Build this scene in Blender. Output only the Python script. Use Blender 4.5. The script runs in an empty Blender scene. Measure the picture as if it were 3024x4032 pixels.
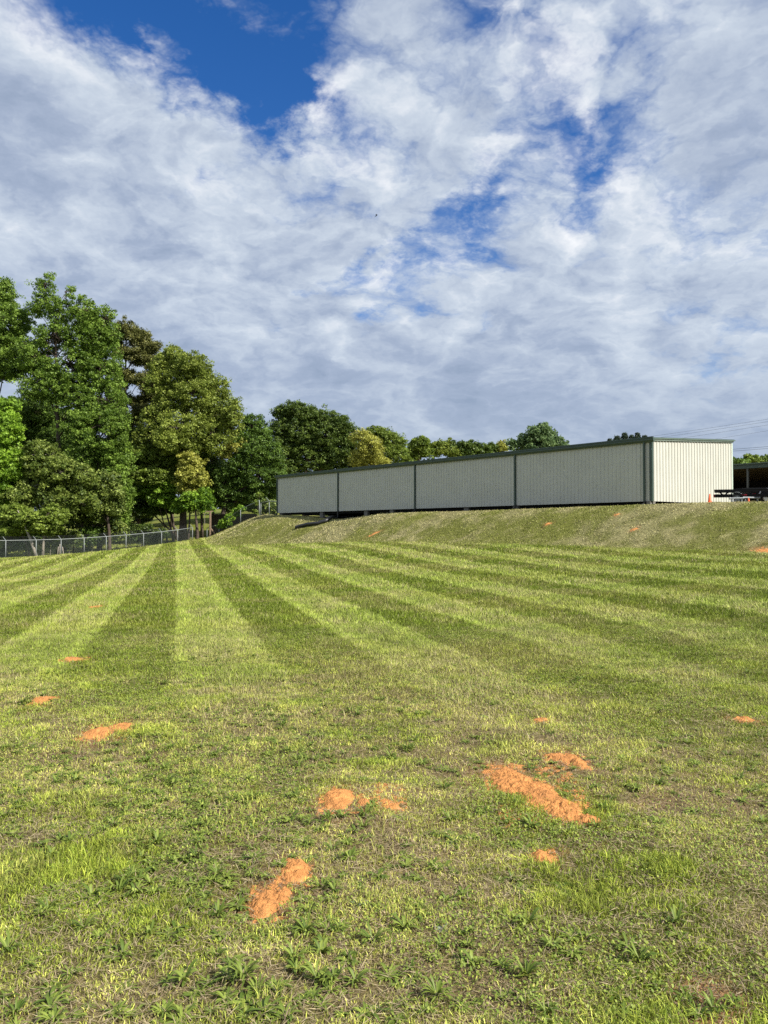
import bpy, math
import numpy as np
from mathutils import Vector, Matrix

R = np.random.default_rng(11)
SC = bpy.context.scene
COL = SC.collection
F = 3100.0                      # focal length in photo pixels
EYE = np.array([0.0, 0.0, 1.6])
PITCH = math.atan(71 / F)
K = 3024 / 1659.0               # overview pixel -> photo pixel

# ------------------------------------------------------------------ camera maths
def ray(px, py):
    a, b = (px - 1512) / F, (2016 - py) / F
    d = np.array([a, math.cos(PITCH) - b * math.sin(PITCH), math.sin(PITCH) + b * math.cos(PITCH)])
    return d / d[1]

def P(px, py, Y):               # photo pixel at forward distance Y -> world point
    return EYE + ray(px, py) * Y

def Q(x, y, Y):                 # overview pixel
    return P(x * K, y * K, Y)

# ------------------------------------------------------------------ numpy noise
def _hash(ix, iy, seed):
    h = (ix.astype(np.int64) * 374761393 + iy.astype(np.int64) * 668265263 + seed * 1442695041) & 0x7fffffff
    h = (h ^ (h >> 13)) * 1274126177 & 0x7fffffff
    return ((h ^ (h >> 16)) & 0xffff) / 65535.0

def vnoise(x, y, seed=0):
    x = np.asarray(x, float); y = np.asarray(y, float)
    ix, iy = np.floor(x), np.floor(y)
    fx, fy = x - ix, y - iy
    ux, uy = fx * fx * (3 - 2 * fx), fy * fy * (3 - 2 * fy)
    a, b = _hash(ix, iy, seed), _hash(ix + 1, iy, seed)
    c, d = _hash(ix, iy + 1, seed), _hash(ix + 1, iy + 1, seed)
    return (a * (1 - ux) + b * ux) * (1 - uy) + (c * (1 - ux) + d * ux) * uy

def fbm(x, y, o=4, seed=0):
    s, a, t = 0, .5, 0
    for i in range(o):
        s = s + a * vnoise(x * 2 ** i + 17.3 * i, y * 2 ** i - 9.1 * i, seed + i); t += a; a *= .55
    return s / t

def sst(a, b, x):
    t = np.clip((x - a) / (b - a), 0, 1)
    return t * t * (3 - 2 * t)

# ------------------------------------------------------------------ terrain
def tps_fit(pts):
    p = np.array(pts, float); n = len(p)
    d = np.linalg.norm(p[:, None, :2] - p[None, :, :2], axis=2)
    A = np.zeros((n + 3, n + 3))
    A[:n, :n] = np.where(d > 0, d * d * np.log(np.maximum(d, 1e-9)), 0)
    A[:n, n] = 1; A[:n, n + 1:n + 3] = p[:, :2]
    A[n, :n] = 1; A[n + 1:, :n] = p[:, :2].T
    b = np.zeros(n + 3); b[:n] = p[:, 2]
    return p, np.linalg.solve(A + 1e-9 * np.eye(n + 3), b)

def tps_eval(fit, x, y):
    p, w = fit
    out = w[-3] + w[-2] * x + w[-1] * y
    for i in range(len(p)):
        r2 = (x - p[i, 0]) ** 2 + (y - p[i, 1]) ** 2
        out = out + w[i] * .5 * r2 * np.log(np.maximum(r2, 1e-12))
    return out

toe_px = [(3700, 2215, 19), (3300, 2192, 24), (3024, 2180, 27), (2700, 2170, 29.5), (2400, 2161, 32), (2000, 2148, 36.5), (1640, 2138, 42.5),
          (1300, 2140, 50), (1050, 2148, 57), (825, 2152, 61.5), (800, 2136, 70), (800, 2123, 78)]
crest_px = [(3700, 1965, 26), (3300, 1968, 30), (3024, 1973, 32.5), (2800, 1976, 34), (2560, 1985, 36), (2200, 1999, 40), (1800, 2012, 46.5),
            (1500, 2023, 52.5), (1330, 2044, 57), (1240, 2040, 59), (1120, 2028, 62.5), (1050, 2030, 66), (1058, 2027, 72), (1058, 2027, 80)]
TOE = np.array([P(*t) for t in toe_px]); CRE = np.array([P(*t) for t in crest_px])
field_pts = [tuple(t) for t in TOE]
field_pts += [(0, -12, -.05), (10, -12, 0), (-10, -12, 0), (0, 3, 0), (4, 3, .0), (-4, 3, .0), (0, 9, .03), (6, 9, .06), (-6, 9, -.02),
              (-10, 20, -.16), (6, 20, .3), (-20, 40, -.75), (0, 30, .28)]
for t in [(-500, 2215, 66), (0, 2203, 72), (250, 2194, 75), (450, 2178, 78.5), (620, 2160, 82), (740, 2144, 85), (800, 2134, 87)]:
    field_pts.append(tuple(P(*t)))
for x, y, z in [(-62, 100, -1.0), (-22, 122, 4.6), (20, 140, 4.0), (-60, 160, 5.0), (60, 160, 4), (-90, 60, -2), (80, 60, 2.2), (-30, 110, 2.7), (-12, 108, 3.4), (0, 90, 1.2), (15, 60, 1.2), (40, 30, 1.2), (-48, 122, 1.6)]:
    field_pts.append((x, y, z))
FIELD = tps_fit(field_pts)
plat = [tuple(t) for t in CRE] + [(16, 50, 2.72), (30, 45, 2.8), (5, 70, 2.6), (30, 80, 2.8), (0, 90, 2.4), (45, 35, 2.85)]
PLAT = tps_fit(plat)
poly_toe = np.vstack([TOE[:, :2], [[-22, 112], [90, 110], [90, 8]]])
poly_cre = np.vstack([CRE[:, :2], [[-12, 100], [80, 100], [80, 16]]])

def seg_dist(x, y, poly, closed=True):
    d = np.full(np.shape(x), 1e9)
    n = len(poly)
    for i in range(n if closed else n - 1):
        a, b = poly[i], poly[(i + 1) % n]
        ab = b - a
        t = np.clip(((x - a[0]) * ab[0] + (y - a[1]) * ab[1]) / (ab @ ab), 0, 1)
        d = np.minimum(d, np.hypot(x - a[0] - t * ab[0], y - a[1] - t * ab[1]))
    return d

def inside(x, y, poly):
    r = np.zeros(np.shape(x), bool); n = len(poly)
    for i in range(n):
        (x0, y0), (x1, y1) = poly[i], poly[(i + 1) % n]
        c = ((y0 > y) != (y1 > y)) & (x < (x1 - x0) * (y - y0) / ((y1 - y0) if y1 != y0 else 1e-9) + x0)
        r ^= c
    return r

HOSE_DIP = P(1300, 2040, 58)
def bank_f(x, y):
    x = np.asarray(x, float); y = np.asarray(y, float)
    dt, dc = seg_dist(x, y, poly_toe), seg_dist(x, y, poly_cre)
    it, ic = inside(x, y, poly_toe), inside(x, y, poly_cre)
    f = np.where(ic, 1.0, np.where(it, dt / (dt + dc + 1e-9), 0.0))
    return f

def H(x, y, f=None, rough=True):
    x = np.asarray(x, float); y = np.asarray(y, float)
    far = np.maximum(np.hypot(x, y - 40) - 110, 0)
    xx, yy = np.clip(x, -95, 95), np.clip(y, -14, 165)
    if f is None: f = bank_f(x, y)
    g = f * f * (3 - 2 * f) * .55 + f * .45
    hf = tps_eval(FIELD, xx, yy); hp = tps_eval(PLAT, np.clip(xx, -14, 60), np.clip(yy, 14, 95))
    z = hf * (1 - g) + hp * g
    z = z - np.maximum(far, 0) * .004
    if rough:
        near = np.exp(-np.maximum(y - 8, 0) / 12)
        z = z + (fbm(x * 1.3, y * 1.3, 3, 5) - .5) * (.05 + .03 * near) + (fbm(x * 6, y * 6, 2, 8) - .5) * .03
        bank = np.clip(4 * f * (1 - f), 0, 1)
        z = z + bank * ((fbm(x * 2.2, y * 2.2, 3, 21) - .5) * .11)
    return z

def hit(px, py):
    d = ray(px, py)
    lo, hi = None, None
    prev = 1.0
    for Yv in np.concatenate([np.linspace(1.2, 12, 120), np.linspace(12.2, 110, 400)]):
        p = EYE + d * Yv
        if p[2] < float(H(p[0], p[1], rough=False)): hi = Yv; lo = prev; break
        prev = Yv
    if hi is None: return EYE + d * 60
    for _ in range(25):
        m = .5 * (lo + hi); p = EYE + d * m
        if p[2] < float(H(p[0], p[1], rough=False)): hi = m
        else: lo = m
    return EYE + d * hi

# ------------------------------------------------------------------ mesh building
def link(ob, parent=None):
    COL.objects.link(ob)
    if parent is not None: ob.parent = parent
    return ob

def raw_mesh(name, V, loops, sizes, mats=(), smooth=False, colour=None, value=None, uv=None):
    me = bpy.data.meshes.new(name)
    V = np.asarray(V, np.float32); loops = np.asarray(loops, np.int32); sizes = np.asarray(sizes, np.int32)
    me.vertices.add(len(V)); me.vertices.foreach_set('co', V.ravel())
    me.loops.add(len(loops)); me.loops.foreach_set('vertex_index', loops)
    me.polygons.add(len(sizes))
    st = np.zeros(len(sizes), np.int32); st[1:] = np.cumsum(sizes)[:-1]
    me.polygons.foreach_set('loop_start', st)
    me.polygons.foreach_set('loop_total', sizes)
    if smooth: me.polygons.foreach_set('use_smooth', np.ones(len(sizes), bool))
    me.update(calc_edges=True)
    if colour is not None:
        at = me.attributes.new('tint', 'FLOAT_COLOR', 'POINT')
        c = np.ones((len(V), 4), np.float32); c[:, :3] = colour
        at.data.foreach_set('color', c.ravel())
    if value is not None:
        at = me.attributes.new('vary', 'FLOAT', 'POINT')
        at.data.foreach_set('value', np.asarray(value, np.float32))
    for m in mats: me.materials.append(m)
    return me

class MB:
    """collects simple solids into one mesh"""
    def __init__(s): s.V = []; s.F = []; s.n = 0
    def add(s, verts, faces):
        s.V.extend([tuple(map(float, v)) for v in verts]); s.F.extend([tuple(i + s.n for i in f) for f in faces]); s.n += len(verts)
    def box(s, c, size, rot=None):
        x, y, z = (v / 2 for v in size)
        vs = [(-x, -y, -z), (x, -y, -z), (x, y, -z), (-x, y, -z), (-x, -y, z), (x, -y, z), (x, y, z), (-x, y, z)]
        if rot is not None: vs = [rot @ Vector(v) for v in vs]
        s.add([(v[0] + c[0], v[1] + c[1], v[2] + c[2]) for v in vs],
              [(3, 2, 1, 0), (4, 5, 6, 7), (0, 1, 5, 4), (1, 2, 6, 5), (2, 3, 7, 6), (3, 0, 4, 7)])
    def bar(s, a, b, w, h=None):          # square bar from a to b
        a, b = Vector(a), Vector(b); h = h or w
        d = (b - a); L = d.length; d.normalize()
        up = Vector((0, 0, 1)) if abs(d.z) < .95 else Vector((1, 0, 0))
        sx = d.cross(up).normalized(); sy = sx.cross(d)
        rot = Matrix((sx, d, sy)).transposed()
        s.box((a + b) / 2, (w, L, h), rot)
    def tube(s, pts, rad, n=8, cap=True):
        pts = [Vector(p) for p in pts]
        rad = rad if hasattr(rad, '__len__') else [rad] * len(pts)
        base = s.n; ref = Vector((.31, .17, .93))
        vs, fs = [], []
        for i, p in enumerate(pts):
            t = (pts[min(i + 1, len(pts) - 1)] - pts[max(i - 1, 0)]).normalized()
            r = ref if abs(t.dot(ref)) < .9 else Vector((1, 0, 0))
            u = t.cross(r).normalized(); v = t.cross(u)
            for k in range(n):
                a = 2 * math.pi * k / n
                vs.append(p + (u * math.cos(a) + v * math.sin(a)) * rad[i])
        for i in range(len(pts) - 1):
            for k in range(n):
                fs.append((i * n + k, i * n + (k + 1) % n, (i + 1) * n + (k + 1) % n, (i + 1) * n + k))
        if cap:
            fs.append(tuple(range(n - 1, -1, -1))); fs.append(tuple((len(pts) - 1) * n + k for k in range(n)))
        s.add(vs, fs)
    def lathe(s, prof, n=16, M=None):     # profile (r, z) about z
        vs, fs = [], []
        for r, z in prof:
            for k in range(n):
                a = 2 * math.pi * k / n
                v = Vector((r * math.cos(a), r * math.sin(a), z))
                vs.append(M @ v if M else v)
        for i in range(len(prof) - 1):
            for k in range(n): fs.append((i * n + k, i * n + (k + 1) % n, (i + 1) * n + (k + 1) % n, (i + 1) * n + k))
        fs.append(tuple(range(n - 1, -1, -1))); fs.append(tuple((len(prof) - 1) * n + k for k in range(n)))
        s.add(vs, fs)
    def build(s, name, mat, parent=None, smooth=False, bevel=0):
        me = bpy.data.meshes.new(name); me.from_pydata(s.V, [], s.F); me.update()
        if smooth: me.polygons.foreach_set('use_smooth', np.ones(len(me.polygons), bool))
        me.materials.append(mat)
        ob = bpy.data.objects.new(name, me); link(ob, parent)
        if bevel:
            m = ob.modifiers.new('bevel', 'BEVEL'); m.width = bevel; m.segments = 2; m.limit_method = 'ANGLE'
        return ob

def tag(o, label, cat, group=None, kind=None):
    o['label'] = label; o['category'] = cat
    if group: o['group'] = group
    if kind: o['kind'] = kind
    return o

def empty(name, loc=(0, 0, 0)):
    o = bpy.data.objects.new(name, None); o.location = loc; o.empty_display_size = .2
    return link(o)

def rebase(root, loc):
    """put an Empty at the base of its thing, keeping the children where they are"""
    root.location = loc
    for c in root.children: c.location = c.location - Vector(loc) if c.parent == root else c.location

# ------------------------------------------------------------------ materials
def nodes(name):
    m = bpy.data.materials.new(name); m.use_nodes = True
    nt = m.node_tree; nt.nodes.clear()
    out = nt.nodes.new('ShaderNodeOutputMaterial')
    return m, nt, out

def N(nt, t, **kw):
    n = nt.nodes.new(t)
    for k, v in kw.items():
        if k.startswith('i_'): n.inputs[k[2:].replace('_', ' ')].default_value = v
        else: setattr(n, k, v)
    return n

def simple(name, col, rough=.6, metal=0, noise=.15, scale=6, spec=.4, bump=0, bscale=40, dirt=None):
    m, nt, out = nodes(name)
    b = N(nt, 'ShaderNodeBsdfPrincipled'); b.inputs['Roughness'].default_value = rough; b.inputs['Metallic'].default_value = metal
    b.inputs['Specular IOR Level'].default_value = spec
    tc = N(nt, 'ShaderNodeNewGeometry')
    nz = N(nt, 'ShaderNodeTexNoise'); nz.inputs['Scale'].default_value = scale; nz.inputs['Detail'].default_value = 6
    nt.links.new(tc.outputs['Position'], nz.inputs['Vector'])
    mr = N(nt, 'ShaderNodeMapRange'); mr.inputs[1].default_value = .3; mr.inputs[2].default_value = .7
    mr.inputs[3].default_value = 1 - noise; mr.inputs[4].default_value = 1 + noise
    nt.links.new(nz.outputs['Fac'], mr.inputs[0])
    mul = N(nt, 'ShaderNodeVectorMath', operation='SCALE'); mul.inputs[0].default_value = col
    nt.links.new(mr.outputs[0], mul.inputs['Scale'])
    src = mul.outputs[0]
    if dirt:
        n2 = N(nt, 'ShaderNodeTexNoise'); n2.inputs['Scale'].default_value = dirt[2]; n2.inputs['Detail'].default_value = 8
        nt.links.new(tc.outputs['Position'], n2.inputs['Vector'])
        r2 = N(nt, 'ShaderNodeMapRange'); r2.inputs[1].default_value = .5; r2.inputs[2].default_value = .75; r2.inputs[4].default_value = dirt[1]
        nt.links.new(n2.outputs['Fac'], r2.inputs[0])
        mx = N(nt, 'ShaderNodeMix', data_type='RGBA'); mx.inputs[7].default_value = (*dirt[0], 1)
        nt.links.new(r2.outputs[0], mx.inputs[0]); nt.links.new(src, mx.inputs[6]); src = mx.outputs[2]
    nt.links.new(src, b.inputs['Base Color'])
    if bump:
        n3 = N(nt, 'ShaderNodeTexNoise'); n3.inputs['Scale'].default_value = bscale; n3.inputs['Detail'].default_value = 5
        nt.links.new(tc.outputs['Position'], n3.inputs['Vector'])
        bp = N(nt, 'ShaderNodeBump'); bp.inputs['Strength'].default_value = bump; bp.inputs['Distance'].default_value = .02
        nt.links.new(n3.outputs['Fac'], bp.inputs['Height']); nt.links.new(bp.outputs[0], b.inputs['Normal'])
    nt.links.new(b.outputs[0], out.inputs[0])
    return m

def leaf_mat(name, a, b_, trans=.36):
    """two leaf colours mixed by the per-leaf attribute"""
    m, nt, out = nodes(name)
    at = N(nt, 'ShaderNodeAttribute', attribute_name='vary')
    mx = N(nt, 'ShaderNodeMix', data_type='RGBA'); mx.inputs[6].default_value = (*a, 1); mx.inputs[7].default_value = (*b_, 1)
    nt.links.new(at.outputs['Fac'], mx.inputs[0])
    d = N(nt, 'ShaderNodeBsdfPrincipled'); d.inputs['Roughness'].default_value = .55; d.inputs['Specular IOR Level'].default_value = .35
    t = N(nt, 'ShaderNodeBsdfTranslucent')
    s = N(nt, 'ShaderNodeMixShader'); s.inputs[0].default_value = trans
    nt.links.new(mx.outputs[2], d.inputs['Base Color']); nt.links.new(mx.outputs[2], t.inputs['Color'])
    nt.links.new(d.outputs[0], s.inputs[1]); nt.links.new(t.outputs[0], s.inputs[2]); nt.links.new(s.outputs[0], out.inputs[0])
    return m

def tint_mat(name, trans=.3, rough=.6, spec=.3):
    m, nt, out = nodes(name)
    at = N(nt, 'ShaderNodeAttribute', attribute_name='tint')
    d = N(nt, 'ShaderNodeBsdfPrincipled'); d.inputs['Roughness'].default_value = rough; d.inputs['Specular IOR Level'].default_value = spec
    t = N(nt, 'ShaderNodeBsdfTranslucent')
    s = N(nt, 'ShaderNodeMixShader'); s.inputs[0].default_value = trans
    nt.links.new(at.outputs['Color'], d.inputs['Base Color']); nt.links.new(at.outputs['Color'], t.inputs['Color'])
    nt.links.new(d.outputs[0], s.inputs[1]); nt.links.new(t.outputs[0], s.inputs[2]); nt.links.new(s.outputs[0], out.inputs[0])
    return m

def ground_mat():
    m, nt, out = nodes('ground_soil')
    at = N(nt, 'ShaderNodeAttribute', attribute_name='tint')
    g = N(nt, 'ShaderNodeNewGeometry')
    n1 = N(nt, 'ShaderNodeTexNoise'); n1.inputs['Scale'].default_value = 9; n1.inputs['Detail'].default_value = 9; n1.inputs['Roughness'].default_value = .7
    n2 = N(nt, 'ShaderNodeTexNoise'); n2.inputs['Scale'].default_value = 90; n2.inputs['Detail'].default_value = 4
    for n in (n1, n2): nt.links.new(g.outputs['Position'], n.inputs['Vector'])
    mr = N(nt, 'ShaderNodeMapRange'); mr.inputs[1].default_value = .3; mr.inputs[2].default_value = .7; mr.inputs[3].default_value = .55; mr.inputs[4].default_value = 1.4
    nt.links.new(n1.outputs['Fac'], mr.inputs[0])
    sc = N(nt, 'ShaderNodeVectorMath', operation='SCALE')
    nt.links.new(at.outputs['Color'], sc.inputs[0]); nt.links.new(mr.outputs[0], sc.inputs['Scale'])
    b = N(nt, 'ShaderNodeBsdfPrincipled'); b.inputs['Roughness'].default_value = .95; b.inputs['Specular IOR Level'].default_value = .1
    nt.links.new(sc.outputs[0], b.inputs['Base Color'])
    ad = N(nt, 'ShaderNodeMath', operation='ADD'); nt.links.new(n1.outputs['Fac'], ad.inputs[0]); nt.links.new(n2.outputs['Fac'], ad.inputs[1])
    bp = N(nt, 'ShaderNodeBump'); bp.inputs['Strength'].default_value = .8; bp.inputs['Distance'].default_value = .03
    nt.links.new(ad.outputs[0], bp.inputs['Height']); nt.links.new(bp.outputs[0], b.inputs['Normal'])
    nt.links.new(b.outputs[0], out.inputs[0])
    return m

def mesh_wire_mat():
    """chain link: diamond wires with air between them"""
    m, nt, out = nodes('chain_link_wire')
    g = N(nt, 'ShaderNodeUVMap')
    sep = N(nt, 'ShaderNodeSeparateXYZ'); nt.links.new(g.outputs[0], sep.inputs[0])
    parts = []
    for op in ('ADD', 'SUBTRACT'):
        a = N(nt, 'ShaderNodeMath', operation=op); nt.links.new(sep.outputs[0], a.inputs[0]); nt.links.new(sep.outputs[1], a.inputs[1])
        k = N(nt, 'ShaderNodeMath', operation='MULTIPLY'); k.inputs[1].default_value = 12.0; nt.links.new(a.outputs[0], k.inputs[0])
        fr = N(nt, 'ShaderNodeMath', operation='FRACT'); nt.links.new(k.outputs[0], fr.inputs[0])
        lt = N(nt, 'ShaderNodeMath', operation='LESS_THAN'); lt.inputs[1].default_value = .11; nt.links.new(fr.outputs[0], lt.inputs[0])
        parts.append(lt)
    mxx = N(nt, 'ShaderNodeMath', operation='MAXIMUM'); nt.links.new(parts[0].outputs[0], mxx.inputs[0]); nt.links.new(parts[1].outputs[0], mxx.inputs[1])
    b = N(nt, 'ShaderNodeBsdfPrincipled'); b.inputs['Base Color'].default_value = (.07, .085, .08, 1); b.inputs['Roughness'].default_value = .6; b.inputs['Metallic'].default_value = .3
    t = N(nt, 'ShaderNodeBsdfTransparent')
    s = N(nt, 'ShaderNodeMixShader'); nt.links.new(mxx.outputs[0], s.inputs[0]); nt.links.new(t.outputs[0], s.inputs[1]); nt.links.new(b.outputs[0], s.inputs[2])
    nt.links.new(s.outputs[0], out.inputs[0])
    return m

M = dict(
    ground=ground_mat(),
    grass=tint_mat('grass_blades', .16),
    wall=simple('cream_steel', (.50, .495, .432), .45, 0, .04, 1.2, .4, dirt=((.36, .33, .24), .14, .8)),
    trim=simple('green_steel', (.045, .072, .056), .4, 0, .12, 3, .5),
    rake=simple('painted_sunlit_green', (.46, .54, .45), .4, 0, .08, 3, .5),  # paler copy of the green trim, sunlight put into its colour
    roof=simple('roof_steel', (.10, .14, .11), .4, 0, .1, 2, .5),
    dark=simple('painted_gap_shade', (.012, .012, .012), .8, 0, .2, 4, .2),  # near-black: shade under the building put into the colour
    block=simple('concrete_block', (.17, .16, .14), .9, 0, .2, 9, .2, .4),
    black=simple('black_paint', (.009, .009, .010), .6, 0, .15, 5, .15),
    rubber=simple('tyre_rubber', (.016, .016, .017), .8, 0, .15, 20, .3),
    galv=simple('galvanised_steel', (.22, .24, .25), .6, .2, .15, 12, .5),
    fencepost=simple('fence_galvanised', (.21, .23, .222), .6, .1, .15, 12, .5),
    chrome=simple('polished_alloy', (.75, .76, .78), .2, .8, .05, 12, .5),
    white=simple('white_paint', (.75, .75, .73), .5, 0, .05, 6, .4),
    red=simple('red_lens', (.30, .012, .016), .25, 0, .1, 9, .5),
    orange=simple('orange_plastic', (.80, .13, .035), .5, 0, .08, 8, .4),
    pipe=simple('black_corrugated_plastic', (.022, .022, .024), .42, 0, .2, 9, .5),
    clay=simple('red_clay', (.57, .255, .085), .95, 0, .24, 18, .1, .9, 120, dirt=((.38, .17, .068), .6, 5)),
    bark=simple('brown_bark', (.085, .065, .05), .9, 0, .35, 5, .2, .6, 12),
    palebark=simple('pale_bark', (.26, .23, .19), .9, 0, .3, 5, .2, .5, 12),
    board=simple('weathered_boards', (.060, .048, .040), .9, 0, .35, 7, .2, .3, 30),
    timber=simple('old_timber', (.24, .17, .115), .9, 0, .3, 9, .2, .3, 30),
    rust=simple('birdhouse_red', (.33, .05, .035), .7, 0, .15, 9, .3),
    wire=simple('power_cable', (.05, .05, .055), .6, 0, .1, 2, .3),
    bird=simple('dark_feathers', (.01, .01, .012), .7, 0, .2, 20, .3),
    chain=mesh_wire_mat(),
    dead=simple('dead_wood', (.33, .29, .24), .9, 0, .3, 8, .2, .4, 20),
    weed=leaf_mat('weed_leaf', (.090, .145, .018), (.29, .355, .062), .3),
    weedgrey=leaf_mat('grey_weed_leaf', (.15, .20, .13), (.30, .34, .23), .2),
)
# leaf colours (dark/shade variety, light/young variety)
LEAF = dict(
    poplar=leaf_mat('poplar_leaves', (.070, .130, .012), (0.284, 0.418, 0.064)),
    bright=leaf_mat('maple_leaves', (.080, .165, .012), (0.313, 0.487, 0.046)),
    pine=leaf_mat('pine_needles', (.075, .088, .020), (0.261, 0.261, 0.070), .2),
    oak=leaf_mat('oak_leaves', (.110, .155, .018), (0.394, 0.464, 0.087)),
    yellow=leaf_mat('young_oak_leaves', (.200, .210, .028), (0.603, 0.603, 0.128)),
    dark=leaf_mat('dark_green_leaves', (.042, .085, .010), (0.174, 0.278, 0.042), .3),
    elm=leaf_mat('elm_leaves', (.042, .078, .011), (0.197, 0.278, 0.049), .3),
    mid=leaf_mat('mid_green_leaves', (.080, .125, .013), (0.307, 0.400, 0.064)),
    blue=leaf_mat('silver_maple_leaves', (.058, .110, .034), (0.232, 0.331, 0.122)),
    spruce=leaf_mat('spruce_needles', (.026, .046, .027), (0.079, 0.116, 0.060), .1),
    red=leaf_mat('hackberry_leaves', (.080, .125, .016), (0.325, 0.394, 0.081)),
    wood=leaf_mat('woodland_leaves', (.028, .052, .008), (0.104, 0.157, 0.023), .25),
    ivy=leaf_mat('ivy_leaves', (.050, .085, .011), (0.290, 0.360, 0.075), .25),
)

# ------------------------------------------------------------------ lawn colouring
SA, CA = math.sin(math.radians(14.8)), math.cos(math.radians(14.8))
SOIL = hit(1530 * K, 2175 * K)
def lawn(x, y, f):
    """turf colour at ground point (x, y), mowing stripe sheen painted in; f = how far up the bank"""
    big = fbm(x * .22, y * .22, 3, 31); mid = fbm(x * .9, y * .9, 4, 41); fine = fbm(x * 4, y * 4, 3, 51)
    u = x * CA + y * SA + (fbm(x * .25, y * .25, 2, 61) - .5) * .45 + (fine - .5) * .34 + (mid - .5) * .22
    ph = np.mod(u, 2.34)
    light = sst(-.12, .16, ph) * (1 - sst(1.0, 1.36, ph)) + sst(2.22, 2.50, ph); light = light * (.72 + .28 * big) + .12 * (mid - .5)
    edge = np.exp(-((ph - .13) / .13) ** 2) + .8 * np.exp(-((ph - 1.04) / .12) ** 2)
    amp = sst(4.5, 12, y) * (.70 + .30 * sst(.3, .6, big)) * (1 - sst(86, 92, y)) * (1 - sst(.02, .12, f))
    s = .5 + amp * (light - .5) * .46  # sheen of the leaning mown blades painted as light and dark stripes
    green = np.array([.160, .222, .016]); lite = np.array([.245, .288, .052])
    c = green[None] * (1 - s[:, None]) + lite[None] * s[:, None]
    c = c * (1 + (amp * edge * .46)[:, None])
    c = c * (.80 + .42 * mid)[:, None]
    near = 1 - sst(4.5, 11, y)
    dry = np.clip(sst(.44, .62, .25 * big + .50 * mid + .25 * fine + .05 * near) * (.30 + .60 * near), 0, .9)
    straw = np.array([.38, .29, .15])
    c = c * (1 - dry[:, None]) + straw[None] * dry[:, None]
    yel = sst(.5, .7, fbm(x * .6 + 9, y * .6, 3, 71)) * .4
    c = c * (1 - yel[:, None]) + np.array([.30, .31, .06])[None] * yel[:, None]
    # the bank: drier, olive
    b = sst(.0, .10, f)
    bn = fbm(x * .35, y * .35, 3, 81); bf = fbm(x * 2.0, y * 2.0, 3, 91)
    olive = np.array([.265, .285, .060])[None] * (1 - bf[:, None] * .3) ; tan = np.array([.42, .375, .19])[None]
    w = np.clip(sst(.38, .66, .6 * bn + .4 * bf + .10 * sst(.5, 1, f) - .06 * (1 - f)), 0, 1)[:, None] * .75
    cb = olive * (1 - w) + tan * w
    cb = cb * (.7 + .6 * bf)[:, None]
    c = c * (1 - b[:, None]) + cb * b[:, None]
    return np.clip(c, 0.01, .8), dry

# ------------------------------------------------------------------ clay mounds (loose red soil thrown up in the turf)
mounds = []   # (centre xyz, outline lobes)
def mound(name, label, lobes, hgt, seed, group='red clay mounds in the grass', cat='soil mound'):
    """lobes: photo pixels (x, y, rx, ry); each becomes a disc on the ground"""
    L = []
    for px, py, rx, ry in lobes:
        c = hit(px, py); l = hit(px - rx, py); t = hit(px, py - ry); b = hit(px, py + ry)
        L.append((c[0], c[1], np.hypot(*(c - l)[:2]), .5 * abs(t[1] - b[1])))
    L = np.array(L)
    x0, x1 = (L[:, 0] - 1.25 * L[:, 2]).min(), (L[:, 0] + 1.25 * L[:, 2]).max()
    y0, y1 = (L[:, 1] - 1.25 * L[:, 3]).min(), (L[:, 1] + 1.25 * L[:, 3]).max()
    n = int(np.clip(max(x1 - x0, y1 - y0) / .008, 24, 130))
    X, Yg = np.meshgrid(np.linspace(x0, x1, n), np.linspace(y0, y1, n)); X = X.ravel(); Yg = Yg.ravel()
    def field(X, Yg, smooth=False):
        v = np.zeros(len(X))
        for cx, cy, rx, ry in L:
            q = ((X - cx) / rx) ** 2 + ((Yg - cy) / ry) ** 2
            v = np.maximum(v, 1 - q)
        s = max((x1 - x0) / 6, .05)
        if smooth: return v
        return v + (fbm(X / s, Yg / s, 3, seed) - .5) * .9 + (fbm(X / s * 6, Yg / s * 6, 3, seed + 7) - .5) * .45 + .04
    v = field(X, Yg)
    vs_ = np.minimum(field(X, Yg, True), v + .25)
    z = H(X, Yg) + hgt * (.34 * np.clip(vs_, -.3, 1) + .16 * np.tanh(v * 2)) - .001 + ((fbm(X * 30, Yg * 30, 3, seed + 3) - .5) * .030 + (fbm(X * 95, Yg * 95, 2, seed + 4) - .5) * .016) * np.clip(v + .4, 0, 1) * (1 if hgt < .08 else 2)
    keep = v > -.16
    idx = -np.ones(n * n, int); faces = []
    I = np.arange(n * n).reshape(n, n)
    k = keep.reshape(n, n)
    q = k[:-1, :-1] & k[1:, :-1] & k[:-1, 1:] & k[1:, 1:]
    a = I[:-1, :-1][q]; b = I[:-1, 1:][q]; c = I[1:, 1:][q]; d = I[1:, :-1][q]
    quads = np.stack([a, b, c, d], 1)
    used = np.unique(quads); idx[used] = np.arange(len(used))
    V = np.stack([X, Yg, z], 1)[used]
    o = V.mean(0); o[2] = float(H(o[0], o[1]))
    me = raw_mesh(name, V - o, idx[quads].ravel(), np.full(len(quads), 4), [M['clay']], smooth=True)
    ob = bpy.data.objects.new(name, me); ob.location = o; link(ob)
    tag(ob, label, cat, group)
    mounds.append((L, field))
    return ob

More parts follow.
